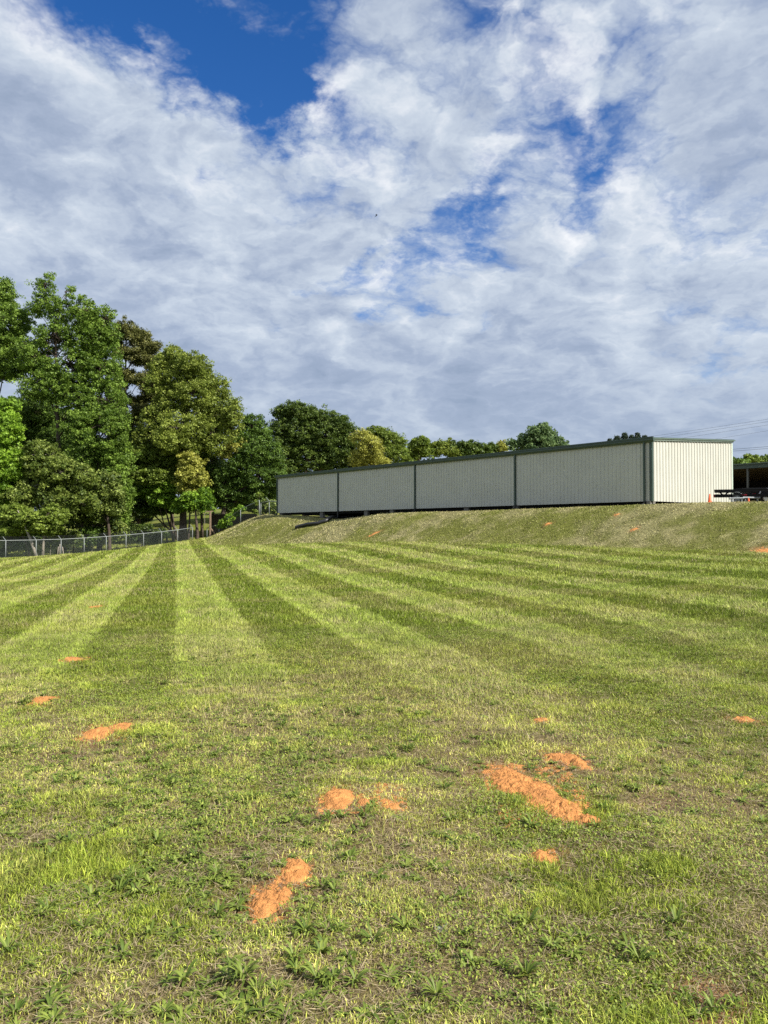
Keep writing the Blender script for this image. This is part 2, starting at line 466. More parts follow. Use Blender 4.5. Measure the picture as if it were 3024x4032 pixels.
mound('clay_mound', 'small orange clay mound at the left edge of the mown stripes', [(168, 2763, 44, 13)], .035, 3)
mound('clay_mound', 'long low orange clay mound, farther of the two on the left lawn nearer the stripes', [(395, 2890, 65, 24), (470, 2872, 60, 22)], .045, 4)
mound('clay_mound', 'orange clay mound in the middle of the foreground with a thin tail running right', [(1335, 3150, 62, 50), (1430, 3180, 36, 9), (1545, 3192, 48, 6)], .05, 5)
mound('clay_mound', 'largest orange clay mound, a broad diagonal spill on the right foreground', [(2020, 3080, 90, 62), (2120, 3130, 85, 62), (2220, 3190, 95, 52), (2310, 3228, 62, 26)], .06, 6)
mound('clay_mound', 'orange clay mound just behind the largest spill', [(2225, 2988, 68, 22), (2275, 3010, 34, 22)], .045, 7)
mound('clay_mound', 'small round orange clay mound in front of the largest spill', [(2137, 3378, 50, 32)], .045, 8)
mound('clay_mound', 'orange clay mound among broadleaf weeds, farther of the nearest pair', [(1160, 3425, 58, 50)], .05, 9)
mound('clay_mound', 'orange clay mound closest to the camera, nearer of the nearest pair', [(1050, 3545, 66, 56), (1110, 3520, 40, 36)], .05, 10)
mound('clay_mound', 'thin orange clay mound near the right edge of the lawn', [(2930, 2833, 40, 13)], .035, 12)
mound('clay_mound', 'tiny orange clay mound between the stripes and the largest spill', [(2128, 2842, 30, 10)], .03, 13)
mound('clay_mound', 'tiny orange clay mound far out in the left mown stripes', [(373, 2391, 24, 5)], .04, 14)
mound('clay_mound', 'tiny brownish clay mound in the grass at far left below the stripes', [(292, 2602, 40, 8)], .03, 15)
mound('clay_mound', 'bright orange clay patch at the right edge of the bank', [(3004, 2170, 24, 11)], .07, 16, 'red clay patches on the bank')
mound('clay_mound', 'orange clay patch halfway up the bank below the corner of the building', [(2497, 2086, 11, 4)], .07, 17, 'red clay patches on the bank')
mound('clay_mound', 'small orange clay patch high on the bank below the building corner', [(2430, 2027, 8, 2.5)], .06, 18, 'red clay patches on the bank')
mound('clay_mound', 'faint orange clay patch in the middle of the bank', [(2158, 2064, 9, 3.5)], .05, 19, 'red clay patches on the bank')
mound('clay_mound', 'small orange clay patch low on the left part of the bank', [(1475, 2101, 10, 2.5)], .05, 20, 'red clay patches on the bank')

def mound_mask(x, y):
    r = np.zeros(len(x), bool)
    for L, fld in mounds:
        sel = np.zeros(len(x), bool)
        for cx, cy, rx, ry in L:
            sel |= (np.abs(x - cx) < 1.3 * rx) & (np.abs(y - cy) < 1.3 * ry)
        if sel.any():
            vv = fld(x[sel], y[sel]); r[sel] |= vv > R.uniform(-.05, .40, len(vv))
    return r

def soil_mask(x, y):
    c = np.array([SOIL[0], SOIL[1]])
    q = ((x - c[0]) / .16) ** 2 + ((y - c[1]) / .30) ** 2
    return np.clip(1 - q + (fbm(x * 8, y * 8, 3, 77) - .5) * 1.2, 0, 1)

# ------------------------------------------------------------------ ground sheet
def axis(*parts):
    a = np.concatenate([np.arange(s, e, d) for s, e, d in parts]); return a
ax = axis((-900, -120, 60), (-120, -50, 3), (-50, -22, .8), (-22, -5, .28), (-5, 5, .09), (5, 22, .22), (22, 60, .9), (60, 120, 4), (120, 901, 60))
ay = axis((-60, -6, 6), (-6, 1, .5), (1, 9, .09), (9, 30, .22), (30, 72, .26), (72, 100, .5), (100, 180, 3), (180, 1001, 60))
GX, GY = np.meshgrid(ax, ay); gx = GX.ravel(); gy = GY.ravel()
gf = bank_f(gx, gy)
gz = H(gx, gy, gf)
gc, gdry = lawn(gx, gy, gf)
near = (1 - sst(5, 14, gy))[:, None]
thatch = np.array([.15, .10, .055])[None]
gcol = gc * (.62 - .27 * near) + thatch * (.05 + .33 * near)  # thatch brown, darkened up close as painted shade between the blades
sm = soil_mask(gx, gy)[:, None] * .85
gcol = gcol * (1 - sm) + np.array([.34, .17, .095])[None] * sm
for L_, fld in mounds:                                  # clay washed out into the turf round each mound
    cx0, cy0 = L_[:, 0].mean(), L_[:, 1].mean(); rr0 = max(L_[:, 2].max(), L_[:, 3].max()) * 3 + np.ptp(L_[:, 0])
    sel = np.hypot(gx - cx0, gy - cy0) < rr0
    if not sel.any(): continue
    st = np.zeros(sel.sum()); X_, Y_ = gx[sel], gy[sel]
    for cx, cy, rx, ry in L_:
        st = np.maximum(st, 1.25 - .5 * np.sqrt(((X_ - cx) / rx) ** 2 + ((Y_ - cy) / ry) ** 2))
    st = np.clip(st + (fbm(X_ * 6, Y_ * 6, 3, 171) - .5) * .9, 0, 1)[:, None] * .8
    gcol[sel] = gcol[sel] * (1 - st) + np.array([.36, .17, .08])[None] * st
# shaded woodland floor and backyard lawn beyond the fence
n0, n1_ = len(ay), len(ax)
I = np.arange(n0 * n1_).reshape(n0, n1_)
q = np.stack([I[:-1, :-1], I[:-1, 1:], I[1:, 1:], I[1:, :-1]], -1).reshape(-1, 4)
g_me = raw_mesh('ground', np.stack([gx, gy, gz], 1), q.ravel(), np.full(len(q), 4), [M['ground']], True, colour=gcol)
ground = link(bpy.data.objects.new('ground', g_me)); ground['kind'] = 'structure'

# ------------------------------------------------------------------ grass blades (uncountable: one object)
def sample_ground(y0, y1, dens, margin=1.22):
    """random ground points inside the (widened) view between two distances"""
    wmax = .4878 * y1 * margin + .3
    n = int(dens * (y1 - y0) * 2 * wmax)
    y = R.uniform(y0, y1, n); x = R.uniform(-wmax, wmax, n)
    k = np.abs(x) < .4878 * y * margin + .3
    return x[k], y[k]

GV, GL, GS, GC = [], [], [], []; gbase = 0
def push(V, faces, C):
    global gbase
    GV.append(V.reshape(-1, 3)); GL.append((faces + gbase).ravel()); GS.append(np.full(faces.shape[0] * 1, faces.shape[1])); GC.append(C.reshape(-1, 3)); gbase += V.reshape(-1, 3).shape[0]

def blades(x, y, h, w, lean, col, seg2, f=None, leandir=None, z=None):
    n = len(x)
    if n == 0: return
    if z is None: z = H(x, y, f)
    a = R.uniform(0, 2 * np.pi, n)
    la = R.uniform(0, 2 * np.pi, n) if leandir is None else leandir + R.normal(0, .6, n)
    base = np.stack([x, y, z - .004], 1)
    side = np.stack([np.cos(a), np.sin(a), np.zeros(n)], 1) * (w / 2)[:, None]
    ld = np.stack([np.cos(la), np.sin(la), np.zeros(n)], 1)
    tip = base + ld * (h * np.sin(lean))[:, None]; tip[:, 2] += h * np.cos(lean)
    if seg2:
        mid = base + ld * (h * .55 * np.sin(lean * .55))[:, None]; mid[:, 2] += h * .55 * np.cos(lean * .55)
        V = np.stack([base - side, base + side, mid + side * .75, mid - side * .75, tip], 1)
        b = np.arange(n)[:, None] * 5
        F4 = b + np.array([[0, 1, 2, 3]]); F3 = b + np.array([[3, 2, 4]])
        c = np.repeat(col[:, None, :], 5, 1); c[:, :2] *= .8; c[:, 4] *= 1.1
        push(V, F4, c); global gbase
        GL.append((F3 + gbase - 5 * n).ravel()); GS.append(np.full(n, 3))
    else:
        V = np.stack([base - side, base + side, tip], 1)
        c = np.repeat(col[:, None, :], 3, 1)
        push(V, np.arange(n * 3).reshape(n, 3), c)

def flats(x, y, zoff, size, col, tilt, f=None, asp=1.0):
    """small leaves (clover, leaf litter) lying near the ground"""
    n = len(x)
    z = H(x, y, f) + zoff
    a = R.uniform(0, 2 * np.pi, n)
    nx = R.normal(0, tilt, n); ny = R.normal(0, tilt, n)
    u = np.stack([np.cos(a), np.sin(a), -nx * np.cos(a) - ny * np.sin(a)], 1) * size[:, None]
    v = np.stack([-np.sin(a), np.cos(a), nx * np.sin(a) - ny * np.cos(a)], 1) * (size * asp)[:, None]
    c0 = np.stack([x, y, z], 1)
    V = np.stack([c0 - u, c0 - v * .8, c0 + u, c0 + v * .8], 1)
    push(V, np.arange(n * 4).reshape(n, 4), np.repeat(col[:, None, :], 4, 1))

def near_mix(y0, y1, dens, fade=None):
    x, y = sample_ground(y0, y1, dens)
    if fade: k = R.random(len(x)) > sst(fade[0], fade[1], y); x, y = x[k], y[k]
    k = ~mound_mask(x, y) | (R.random(len(x)) < .10); x, y = x[k], y[k]
    k = R.random(len(x)) > soil_mask(x, y) * .8; x, y = x[k], y[k]
    cl = fbm(x * 3.2, y * 3.2, 3, 101)           # tufts
    k = R.random(len(x)) < .22 + 1.0 * sst(.36, .62, cl); x, y, cl = x[k], y[k], cl[k]
    f = np.zeros(len(x))
    c, dry = lawn(x, y, f)
    n = len(x)
    isdry = R.random(n) < (.07 + .50 * dry)
    tall = sst(.48, .74, fbm(x * 2.4, y * 2.4, 3, 111)) * (1.5 - .5 * sst(3, 6, y))
    h = R.uniform(.012, .034, n) * (1 + .9 * tall) * (1 - .25 * isdry)
    w = R.uniform(.0022, .0046, n) * (1 + .05 * y)
    lean = np.where(isdry, R.uniform(.7, 1.5, n), R.uniform(.1, 1.15, n))
    g1 = np.array([.130, .205, .014]); g2 = np.array([.45, .475, .065])
    t = R.random((n, 1))
    lum = c.mean(1, keepdims=True) / .17
    gcl = (g1 * (1 - t) + g2 * t) * .62 * lum + c * .50
    d1 = np.array([.27, .19, .095]); d2 = np.array([.56, .46, .26]); t = R.random((n, 1)) ** 1.3
    col = np.where(isdry[:, None], d1 * (1 - t) + d2 * t, gcl) * R.uniform(.45, 1.60, (n, 1)) * (.50 + 1.05 * fbm(x * 8, y * 8, 2, 141) * (.55 + .9 * cl))[:, None]
    blades(x, y, h, w, lean, col, True, f)
    # clover and other small round leaves
    x, y = sample_ground(y0, y1, dens * .26)
    k = ~mound_mask(x, y); x, y = x[k], y[k]
    k = R.random(len(x)) < sst(.40, .62, fbm(x * 1.1 + 5, y * 1.1, 3, 121)) * (1 - .8 * soil_mask(x, y)); x, y = x[k], y[k]; n = len(x)
    t = R.random((n, 1)); col = (np.array([.11, .18, .018]) * (1 - t) + np.array([.33, .38, .065]) * t)
    flats(x, y, R.uniform(.008, .034, n), R.uniform(.0025, .0062, n) * (1 + .03 * y), col, .55, np.zeros(n))
    # dead thatch lying flat
    x, y = sample_ground(y0, y1, dens * .18)
    k = ~mound_mask(x, y); x, y = x[k], y[k]; n = len(x)
    t = R.random((n, 1)); col = (np.array([.18, .13, .075]) * (1 - t) + np.array([.44, .36, .21]) * t)
    flats(x, y, R.uniform(.004, .02, n), R.uniform(.012, .035, n), col, .25, np.zeros(n), asp=.07)

near_mix(1.6, 4.5, 24000)
near_mix(4.5, 8, 13500)
near_mix(8, 12.5, 6500, (7, 12.5))

def far_mix(y0, y1, dens, sz, fade=None):
    x, y = sample_ground(y0, y1, dens)
    if fade: k = R.random(len(x)) < sst(fade[0], fade[1], y); x, y = x[k], y[k]
    f = bank_f(x, y)
    k = (~mound_mask(x, y)) & (f < .985); x, y, f = x[k], y[k], f[k]
    # nothing on the wooded side of the chain link fence
    n = len(x)
    c, dry = lawn(x, y, f)
    bank = f > .02
    isdry = R.random(n) < np.where(bank, .20, .06 + .5 * dry)
    clump = fbm(x * 2.6 / sz ** .5, y * 2.6 / sz ** .5, 2, 131)
    h = R.uniform(.018, .044, n) * sz ** .70 * np.where(bank, .50, 1) * (.6 + .9 * clump)
    w = R.uniform(.003, .006, n) * sz ** 1.25
    lean = R.uniform(.2, 1.25, n)
    t = R.random((n, 1))
    col = c * R.uniform(.55, 1.62, (n, 1)) * (1 + (1 - sst(11, 24, y)) * 1.1 * (fbm(x * 5.5, y * 5.5, 3, 145) - .5))[:, None]
    dcol = np.array([.28, .22, .12]) * (1 - t) + np.array([.52, .45, .26]) * t
    col = np.where(isdry[:, None], dcol * .75 + col * .25, col)
    ld = np.where(np.mod(x * CA + y * SA, 2.34) < 1.17, math.pi / 2 + .258, -math.pi / 2 + .258)
    blades(x, y, h, w, lean, col, False, f, leandir=np.where(bank, R.uniform(0, 6.28, n), np.where(R.random(n) < .6, ld, R.uniform(0, 6.28, n))))

far_mix(5.0, 13, 3600, 1.7, (5.0, 10.5))
far_mix(13, 20, 1700, 2.6)
far_mix(20, 32, 800, 3.8)
far_mix(32, 50, 330, 5.5)
far_mix(50, 92, 110, 8.5)

g = raw_mesh('grass', np.concatenate(GV), np.concatenate(GL), np.concatenate(GS), [M['grass']], False, colour=np.concatenate(GC))
grass = link(bpy.data.objects.new('grass', g))
tag(grass, 'short mown grass with clover and dry thatch covering the field and the bank', 'grass', kind='stuff')
del GV, GL, GS, GC
print('blades', len(g.polygons))

# ------------------------------------------------------------------ weeds: broadleaf rosettes
def rosette(name, seed, n, L0, L1, W, lift, toothed=False):
    r = np.random.default_rng(seed)
    vs, fs, va = [], [], []
    for i in range(n):
        a = 2 * math.pi * (i * .381966 + r.uniform(-.13, .13)); L = r.uniform(L0, L1); w = W * r.uniform(.75, 1.2)
        up = lift * r.uniform(.2, 1.7); k = 7; b = len(vs); tint = r.uniform(-.1, .8); cut = r.random() < .3; sag = r.uniform(-.35, .1)
        tw = r.uniform(-.9, .9)
        for j in range(k):
            t = j / (k - 1)
            rr = L * (t - .16 * t * t); z = max(up * L * math.sin(t * (1.9 + .5 * (1 - up))) * .9 + .006 + sag * .2 * L * t * t, .003)
            wd = w * (math.sin(math.pi * min(t * .86 + .10, 1)) ** .8) * (1 if not toothed else (1 if j % 2 else .45))
            if j == 0: wd = w * .18
            if j == k - 1 and not cut: wd = .0004
            ca, sa = math.cos(a + tw * t * .6), math.sin(a + tw * t * .6)
            for s in (-1, 0, 1):
                vs.append((rr * ca - s * wd * sa, rr * sa + s * wd * ca, z + (.28 * wd if s else 0)))
                va.append(tint + (.22 if s == 0 else 0))
        for j in range(k - 1):
            for s in (0, 1):
                o = b + j * 3 + s; fs.append((o, o + 1, o + 4, o + 3))
    F_ = np.array(fs)
    return raw_mesh(name, np.array(vs), F_.ravel(), np.full(len(F_), 4), [M['weed']], True, value=va)

WM = [rosette('broadleaf_weed', 1, 19, .03, .10, .0075, .20), rosette('broadleaf_weed', 2, 24, .025, .09, .0062, .30),
      rosette('broadleaf_weed', 3, 17, .035, .10, .010, .12), rosette('broadleaf_weed', 4, 22, .04, .105, .0055, .46),
      rosette('broadleaf_weed', 5, 19, .03, .10, .010, .08, True), rosette('broadleaf_weed', 6, 28, .03, .085, .0060, .36),
      rosette('broadleaf_weed', 7, 13, .03, .085, .012, .10), rosette('broadleaf_weed', 8, 21, .03, .11, .0065, .16), rosette('broadleaf_weed', 10, 26, .02, .075, .0055, .26, True),
      rosette('broadleaf_weed', 11, 15, .03, .09, .0085, .52), rosette('broadleaf_weed', 12, 30, .02, .09, .005, .22), rosette('broadleaf_weed', 13, 16, .04, .12, .007, .14)]
WG = WM[2].copy(); WG.materials.clear(); WG.materials.append(M['weedgrey'])
WT = rosette('broadleaf_weed', 9, 34, .04, .125, .0055, .50)

def weed(px, py, s, me, label, group='broadleaf weeds in the foreground lawn', world=None):
    p = hit(px, py) if world is None else world
    o = bpy.data.objects.new('broadleaf_weed', me)
    z = float(H(p[0], p[1]))
    o.location = (p[0], p[1], z - .002); o.rotation_euler = (0, 0, R.uniform(0, 6.28)); o.scale = (s, s, s * R.uniform(.85, 1.1))
    link(o); tag(o, label, 'weed', group)

# weeds one can point to
for px, py, s, k, lab in [
    (1065, 3232, 1.15, 2, 'pale broad weed rosette left of the middle clay mound'),
    (1960, 3275, 1.3, 5, 'bright bushy weed in front of the left end of the largest clay spill'),
    (2030, 3320, 1.2, 1, 'leafy weed between the largest clay spill and the small round mound'),
    (2660, 3645, 1.35, 3, 'spiky light green weed standing alone at right in the dry grass'),
    (2520, 3790, 1.5, 3, 'dark green tuft of weeds low on the right'),
    (2465, 4000, 1.3, 0, 'grey green weed rosette at the bottom edge right of centre'),
    (1745, 3660, .9, 'g', 'grey hairy weed rosette in front of the small round clay mound'),
    (1800, 3565, 1.1, 1, 'star shaped weed rosette in the open grass at centre right'),
    (1420, 3555, 1.0, 'g', 'pale jagged weed rosette to the right of the nearest clay mound'),
    (330, 3660, 1.35, 3, 'upright dark weed clump at the left near the bottom'),
    (190, 3600, 1.3, 3, 'upright weed clump closest to the left edge'),
    (960, 3860, 1.35, 't', 'plantain clump with long upright leaves at bottom centre'),
    (1010, 3905, 1.0, 't', 'plantain with narrow leaves just in front of the bottom centre plantain clump'),
    (1400, 3870, 1.05, 't', 'plantain with tall leaves at bottom right of centre'),
    (620, 3130, 1.1, 0, 'low weed rosette beside a dry stalk on the left lawn'),
    (780, 3290, 1.35, 5, 'dense patch of long leaved weeds left of the middle mound'),
    (2380, 3460, 1.15, 5, 'bright weed to the right of the small round clay mound'),
    (2275, 3485, 1.0, 1, 'low bright weed below and right of the small round clay mound'),
    (2510, 3075, 1.1, 4, 'dark weed rosette to the right of the largest clay spill'),
    (1720, 3920, 1.15, 't', 'grassy plantain near the bottom edge at centre'),
]:
    weed(px, py, s * .64, WG if k == 'g' else WT if k == 't' else WM[k], lab)

# the rest of the rosettes: nothing tells one from another
cand = []
zones = [(650, 3230, 420, 140, 26), (300, 3330, 300, 130, 14), (900, 3420, 380, 140, 22), (820, 3520, 420, 110, 18), (1300, 3330, 260, 110, 12), (950, 3880, 420, 110, 22),
         (250, 3620, 230, 160, 10), (1200, 3650, 260, 110, 10), (1750, 3400, 300, 120, 8), (1750, 3050, 300, 150, 9), (700, 3990, 300, 40, 8), (2300, 3850, 330, 150, 10),
         (500, 3050, 350, 120, 12), (1150, 2980, 420, 160, 14), (2550, 3150, 380, 220, 12), (1700, 2880, 600, 120, 14), (2400, 3600, 420, 160, 9), (150, 3950, 160, 60, 5), (2700, 2900, 250, 100, 6)]
for zx, zy, sx, sy, n in zones:
    for _ in range(int(n * 1.15)):
        cand.append((R.normal(zx, sx * .62), R.normal(zy, sy * .62)))
for px, py in cand:
    if not (-200 < px < 3200 and 2750 < py < 4080): continue
    p = hit(px, py)
    if mound_mask(np.array([p[0]]), np.array([p[1]]))[0]: continue
    weed(px, py, R.uniform(.5, 1.0), WM[int(R.integers(0, 12))], 'low green broadleaf weed rosette scattered among the short grass of the foreground lawn', 'scattered weed rosettes in the foreground lawn', p)

# small rosettes and leaf tufts past counting
VV, FL, VA_, nb = [], [], [], 0
protos = []
for me in WM:
    v = np.zeros(len(me.vertices) * 3, np.float32); me.vertices.foreach_get('co', v); v = v.reshape(-1, 3)
    l = np.zeros(len(me.loops), np.int32); me.loops.foreach_get('vertex_index', l)
    a = np.zeros(len(me.vertices), np.float32); me.attributes['vary'].data.foreach_get('value', a); protos.append((v, l, a))
wx, wy = sample_ground(1.7, 11, 130)
pr = sst(.38, .60, fbm(wx * .8 + 3, wy * .8, 3, 151)) * (.35 + .65 * sst(1.6, -1.2, wx / np.maximum(wy, 1) * 4)) * (1 - .8 * sst(4, 10, wy))
k = (R.random(len(wx)) < pr) & ~mound_mask(wx, wy); wx, wy = wx[k], wy[k]; wz = H(wx, wy)
for x, y, z in zip(wx, wy, wz):
    v, l, a = protos[int(R.integers(0, len(protos)))]; t = R.uniform(0, 6.28); sc_ = R.uniform(.35, .85)
    c_, s_ = math.cos(t) * sc_, math.sin(t) * sc_
    VV.append(np.stack([v[:, 0] * c_ - v[:, 1] * s_ + x, v[:, 0] * s_ + v[:, 1] * c_ + y, v[:, 2] * sc_ + z], 1)); FL.append(l + nb); VA_.append(a + R.uniform(-.25, .25)); nb += len(v)
fl = np.concatenate(FL)
gw = link(bpy.data.objects.new('low_weeds', raw_mesh('low_weeds', np.concatenate(VV), fl, np.full(len(fl) // 4, 4), [M['weed']], True, value=np.concatenate(VA_))))
tag(gw, 'carpet of small low weed leaves between the grass of the foreground', 'weeds', kind='stuff')
print('low weeds', len(wx))

# ------------------------------------------------------------------ the long metal building
Z1 = 38.1; Z0 = 65.2
PB = P(2567, 1974, Z1); PA = P(1093, 2020, Z0)
ZB = .5 * (PB[2] + PA[2]); ZT = ZB + 3.06
cor = Vector((PB[0], PB[1], 0)); farc = Vector((PA[0], PA[1], 0))
du = (farc - cor); LEN = du.length; du.normalize()          # along the long wall, away from the near corner
dn = Vector((-du.y, du.x, 0));                                # outward normal candidates
if dn.dot(cor) > 0: dn = -dn
de = -dn                                                       # along the end wall, away from the corner
WID = 7.75; RISE = .45
BAY = LEN / 4

shed = empty('metal_building', (0, 0, 0))
tag(shed, 'long cream metal storage building with dark green trim standing raised on blocks on the bank', 'building')

def ribbed(name, p0, d, out, width, z0, zt0, zt1, pitch, parent, mat, minor=True):
    """ribbed steel sheet: a folded profile swept between bottom and top"""
    prof = []
    n = max(1, round(width / pitch)); pt = width / n
    for i in range(n):
        s = i * pt
        prof += [(s, 0), (s + pt * .40, 0), (s + pt * .50, .036), (s + pt * .62, .036), (s + pt * .72, 0)]
    prof.append((width, 0))
    V, Fc = [], []
    for s, o in prof:
        q = p0 + d * s + out * o
        t = s / width
        V.append((q.x, q.y, z0)); V.append((q.x, q.y, zt0 * (1 - t) + zt1 * t))
    for i in range(len(prof) - 1): Fc.append((2 * i, 2 * i + 2, 2 * i + 3, 2 * i + 1))
    b = MB(); b.add(V, Fc)
    return b.build(name, mat, parent)

for k in range(4):
    a = cor + du * (BAY * k + .02)
    ribbed('wall_panel', a + dn * .01, du, dn, BAY - .04, ZB, ZT - .12, ZT - .12, .232, shed, M['wall'])
ribbed('end_wall', cor + de * .02 - du * .01, de, -du, WID - .04, ZB, ZT - .12, ZT + RISE - .12, .268, shed, M['wall'])
# far end and back walls, floor deck and added shade beams, roof
ribbed('end_wall', farc + de * .02 + du * .01, de, du, WID - .04, ZB, ZT - .12, ZT + RISE - .12, .268, shed, M['wall'])
ribbed('back_wall', cor + de * WID - dn * .01 + du * .02, du, -dn, LEN - .04, ZB, ZT + RISE - .12, ZT + RISE - .12, .232, shed, M['wall'])
up = Vector((0, 0, 1))
b = MB()
c1, c2, c3, c4 = cor, farc, farc + de * WID, cor + de * WID
ov = .16
rc = [c1 + dn * .12 - du * ov, c2 + dn * .12 + du * ov, c3 - dn * .12 + du * ov, c4 - dn * .12 - du * ov]
rz = [ZT, ZT, ZT + RISE, ZT + RISE]
V = [(p.x, p.y, z) for p, z in zip(rc, rz)] + [(p.x, p.y, z - .05) for p, z in zip(rc, rz)]
b.add(V, [(0, 1, 2, 3), (7, 6, 5, 4), (0, 4, 5, 1), (1, 5, 6, 2), (2, 6, 7, 3), (3, 7, 4, 0)])
b.build('roof', M['roof'], shed)
ins = .12
b = MB()
fl = [c1 - dn * ins + du * ins, c2 - dn * ins - du * ins, c3 + dn * ins - du * ins, c4 + dn * ins + du * ins]
V = [(p.x, p.y, ZB + .02) for p in fl] + [(p.x, p.y, ZB + .16) for p in fl]
b.add(V, [(3, 2, 1, 0), (4, 5, 6, 7), (0, 1, 5, 4), (1, 2, 6, 5), (2, 3, 7, 6), (3, 0, 4, 7)])
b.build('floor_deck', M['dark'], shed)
b = MB()
for off in (.35, 2.6, 5.0, 7.3):
    b.bar(c1 + de * off + du * .2 + up * (ZB - .08), c2 + de * off - du * .2 + up * (ZB - .08), .12, .2)
b.build('gap_shade_beam', M['dark'], shed)  # beams added under the deck to keep the gap dark
# gutter: K profile along the low eave
def sweep(prof, a, bq, out):
    m = MB(); V = []
    for o, z in prof:
        q = a + out * o; V.append((q.x, q.y, q.z + z))
    for o, z in prof:
        q = bq + out * o; V.append((q.x, q.y, q.z + z))
    n = len(prof)
    Fc = [(i, (i + 1) % n, n + (i + 1) % n, n + i) for i in range(n)] + [tuple(range(n - 1, -1, -1)), tuple(range(n, 2 * n))]
    m.add(V, Fc); return m
e0, e1 = cor - du * .20 + dn * .045 + up * ZT, farc + du * .22 + dn * .045 + up * ZT
sweep([(0, -.20), (.07, -.20), (.13, -.10), (.13, -.04), (.155, -.02), (.155, .015), (.13, .015), (.0, .0)], e0, e1, dn).build('gutter', M['trim'], shed)
sweep([(.08, .018), (.165, .018), (.165, .055), (.08, .06)], e0, e1, dn).build('eave_trim', M['trim'], shed)
# rake trim up the slope of the end wall
r0 = cor - du * .045 - de * .02 + up * (ZT - .01); r1 = cor - du * .045 + de * (WID + .05) + up * (ZT + RISE - .01)
sweep([(0, -.105), (.05, -.105), (.05, -.06), (.03, -.05), (.06, -.04), (.06, .012), (.0, .012)], r0, r1, -du).build('rake_trim', M['rake'], shed)
sweep([(0, .014), (.08, .014), (.08, .040), (.0, .040)], r0, r1, -du).build('rake_cap', M['trim'], shed)
sweep([(0, -.13), (.034, -.13), (.034, -.108), (.0, -.108)], r0, r1, -du).build('rake_cap', M['trim'], shed)
# corner trims
def corner_trim(p, s1, s2, z0, z1, mat_):
    m = MB()
    a = p + s1 * .045 + s2 * .045
    m.bar(a - s1 * .045 - s2 * .0 + up * z0 - s1 * .05, a - s1 * .095 + up * z1, .115, .02) if False else None
    ang = math.atan2(s1.y, s1.x); rot = Matrix.Rotation(ang, 3, 'Z')
    m.box(p + s1 * .035 - s2 * .035 + up * ((z0 + z1) / 2), (.016, .11, z1 - z0), rot)
    m.box(p - s1 * .035 + s2 * .035 + up * ((z0 + z1) / 2), (.11, .016, z1 - z0), rot)
    return m.build('corner_trim', mat_, shed)
corner_trim(cor, dn, -du, ZB, ZT - .17, M['trim'])
corner_trim(cor + de * WID, -dn, -du, ZB, ZT + RISE - .17, M['rake'])
corner_trim(farc, dn, du, ZB, ZT - .17, M['trim'])
# downspouts on the bay lines with a dark boot at the foot
for k, s in enumerate((.36, BAY, 2 * BAY, 3 * BAY, LEN - .06)):
    m = MB(); ang = math.atan2(du.y, du.x); rot = Matrix.Rotation(ang, 3, 'Z')
    p = cor + du * s + dn * .085
    m.box(p + up * ((ZB - .0 + ZT - .18) / 2), (.085, .075, ZT - .18 - ZB), rot)
    ds = m.build('downspout', M['trim'], shed)
    gz_ = float(H(p.x, p.y))
    m = MB(); m.tube([p + up * (ZB + .03), p + up * (gz_ + .16), p + dn * .05 + up * (gz_ + .09), p + dn * .25 + up * (gz_ + .05)], [.05, .05, .055, .05], 8)
    m.build('boot', M['pipe'], ds)
# concrete block piers
for s in (.18, BAY + .12, 12.8, 2 * BAY + 2.6, 3 * BAY - 3.2, 3 * BAY + 2.4, LEN - .35):
    p = cor + du * s - dn * .18
    g_ = float(H(p.x, p.y)); m = MB(); rot = Matrix.Rotation(math.atan2(du.y, du.x), 3, 'Z')
    m.box(p + up * ((g_ - .1 + ZB) / 2), (.40, .2, ZB - g_ + .1), rot); m.build('support_block', M['block'], shed, bevel=.008)
for s in (.12, 3.2, 5.6):
    p = cor + de * s + du * .14
    g_ = float(H(p.x, p.y)); m = MB(); rot = Matrix.Rotation(math.atan2(du.y, du.x), 3, 'Z')
    m.box(p + up * ((g_ - .1 + ZB) / 2), (.2, .40, ZB - g_ + .1), rot); m.build('support_block', M['block'], shed, bevel=.008)
rebase(shed, (cor.x, cor.y, ZB))

# black drain pipe lying down the bank, and a thin one at the building foot
def ground_tube(name, pts, rad, mat, n=10, ribs=False):
    out = []
    for px, py in pts: out.append(hit(px, py))
    # densify
    D = [np.array(out[0])]
    for a, b_ in zip(out[:-1], out[1:]):
        for t in np.linspace(0, 1, 14)[1:]: D.append(a * (1 - t) + b_ * t)
    D = np.array(D)
    for _ in range(6): D[1:-1] = .25 * D[:-2] + .5 * D[1:-1] + .25 * D[2:]
    z = H(D[:, 0], D[:, 1]) + rad * .95
    for _ in range(3): z[1:-1] = .25 * z[:-2] + .5 * z[1:-1] + .25 * z[2:]
    D[:, 2] = z
    m = MB()
    if ribs:
        E = []; rr = []
        for a, b_ in zip(D[:-1], D[1:]):
            k = max(2, int(np.linalg.norm(b_ - a) / .06))
            for i in range(k): E.append(a + (b_ - a) * i / k); rr.append(rad * (1 if len(E) % 2 else .86))
        D, rad = E, rr
    m.tube(D, rad, n)
    return m.build(name, mat, None, True)
o = ground_tube('drain_pipe', [(1165, 2083), (1200, 2074), (1250, 2068), (1290, 2055), (1330, 2042), (1380, 2030), (1430, 2026)], .135, M['pipe'], 10, True)
tag(o, 'thick black corrugated drain pipe lying down the grassy bank from under the building', 'pipe')
o = ground_tube('drain_pipe', [(1275, 2026), (1300, 2031), (1318, 2033), (1345, 2034)], .05, M['pipe'])
tag(o, 'thin black pipe at the foot of the building above the thick drain pipe', 'pipe')

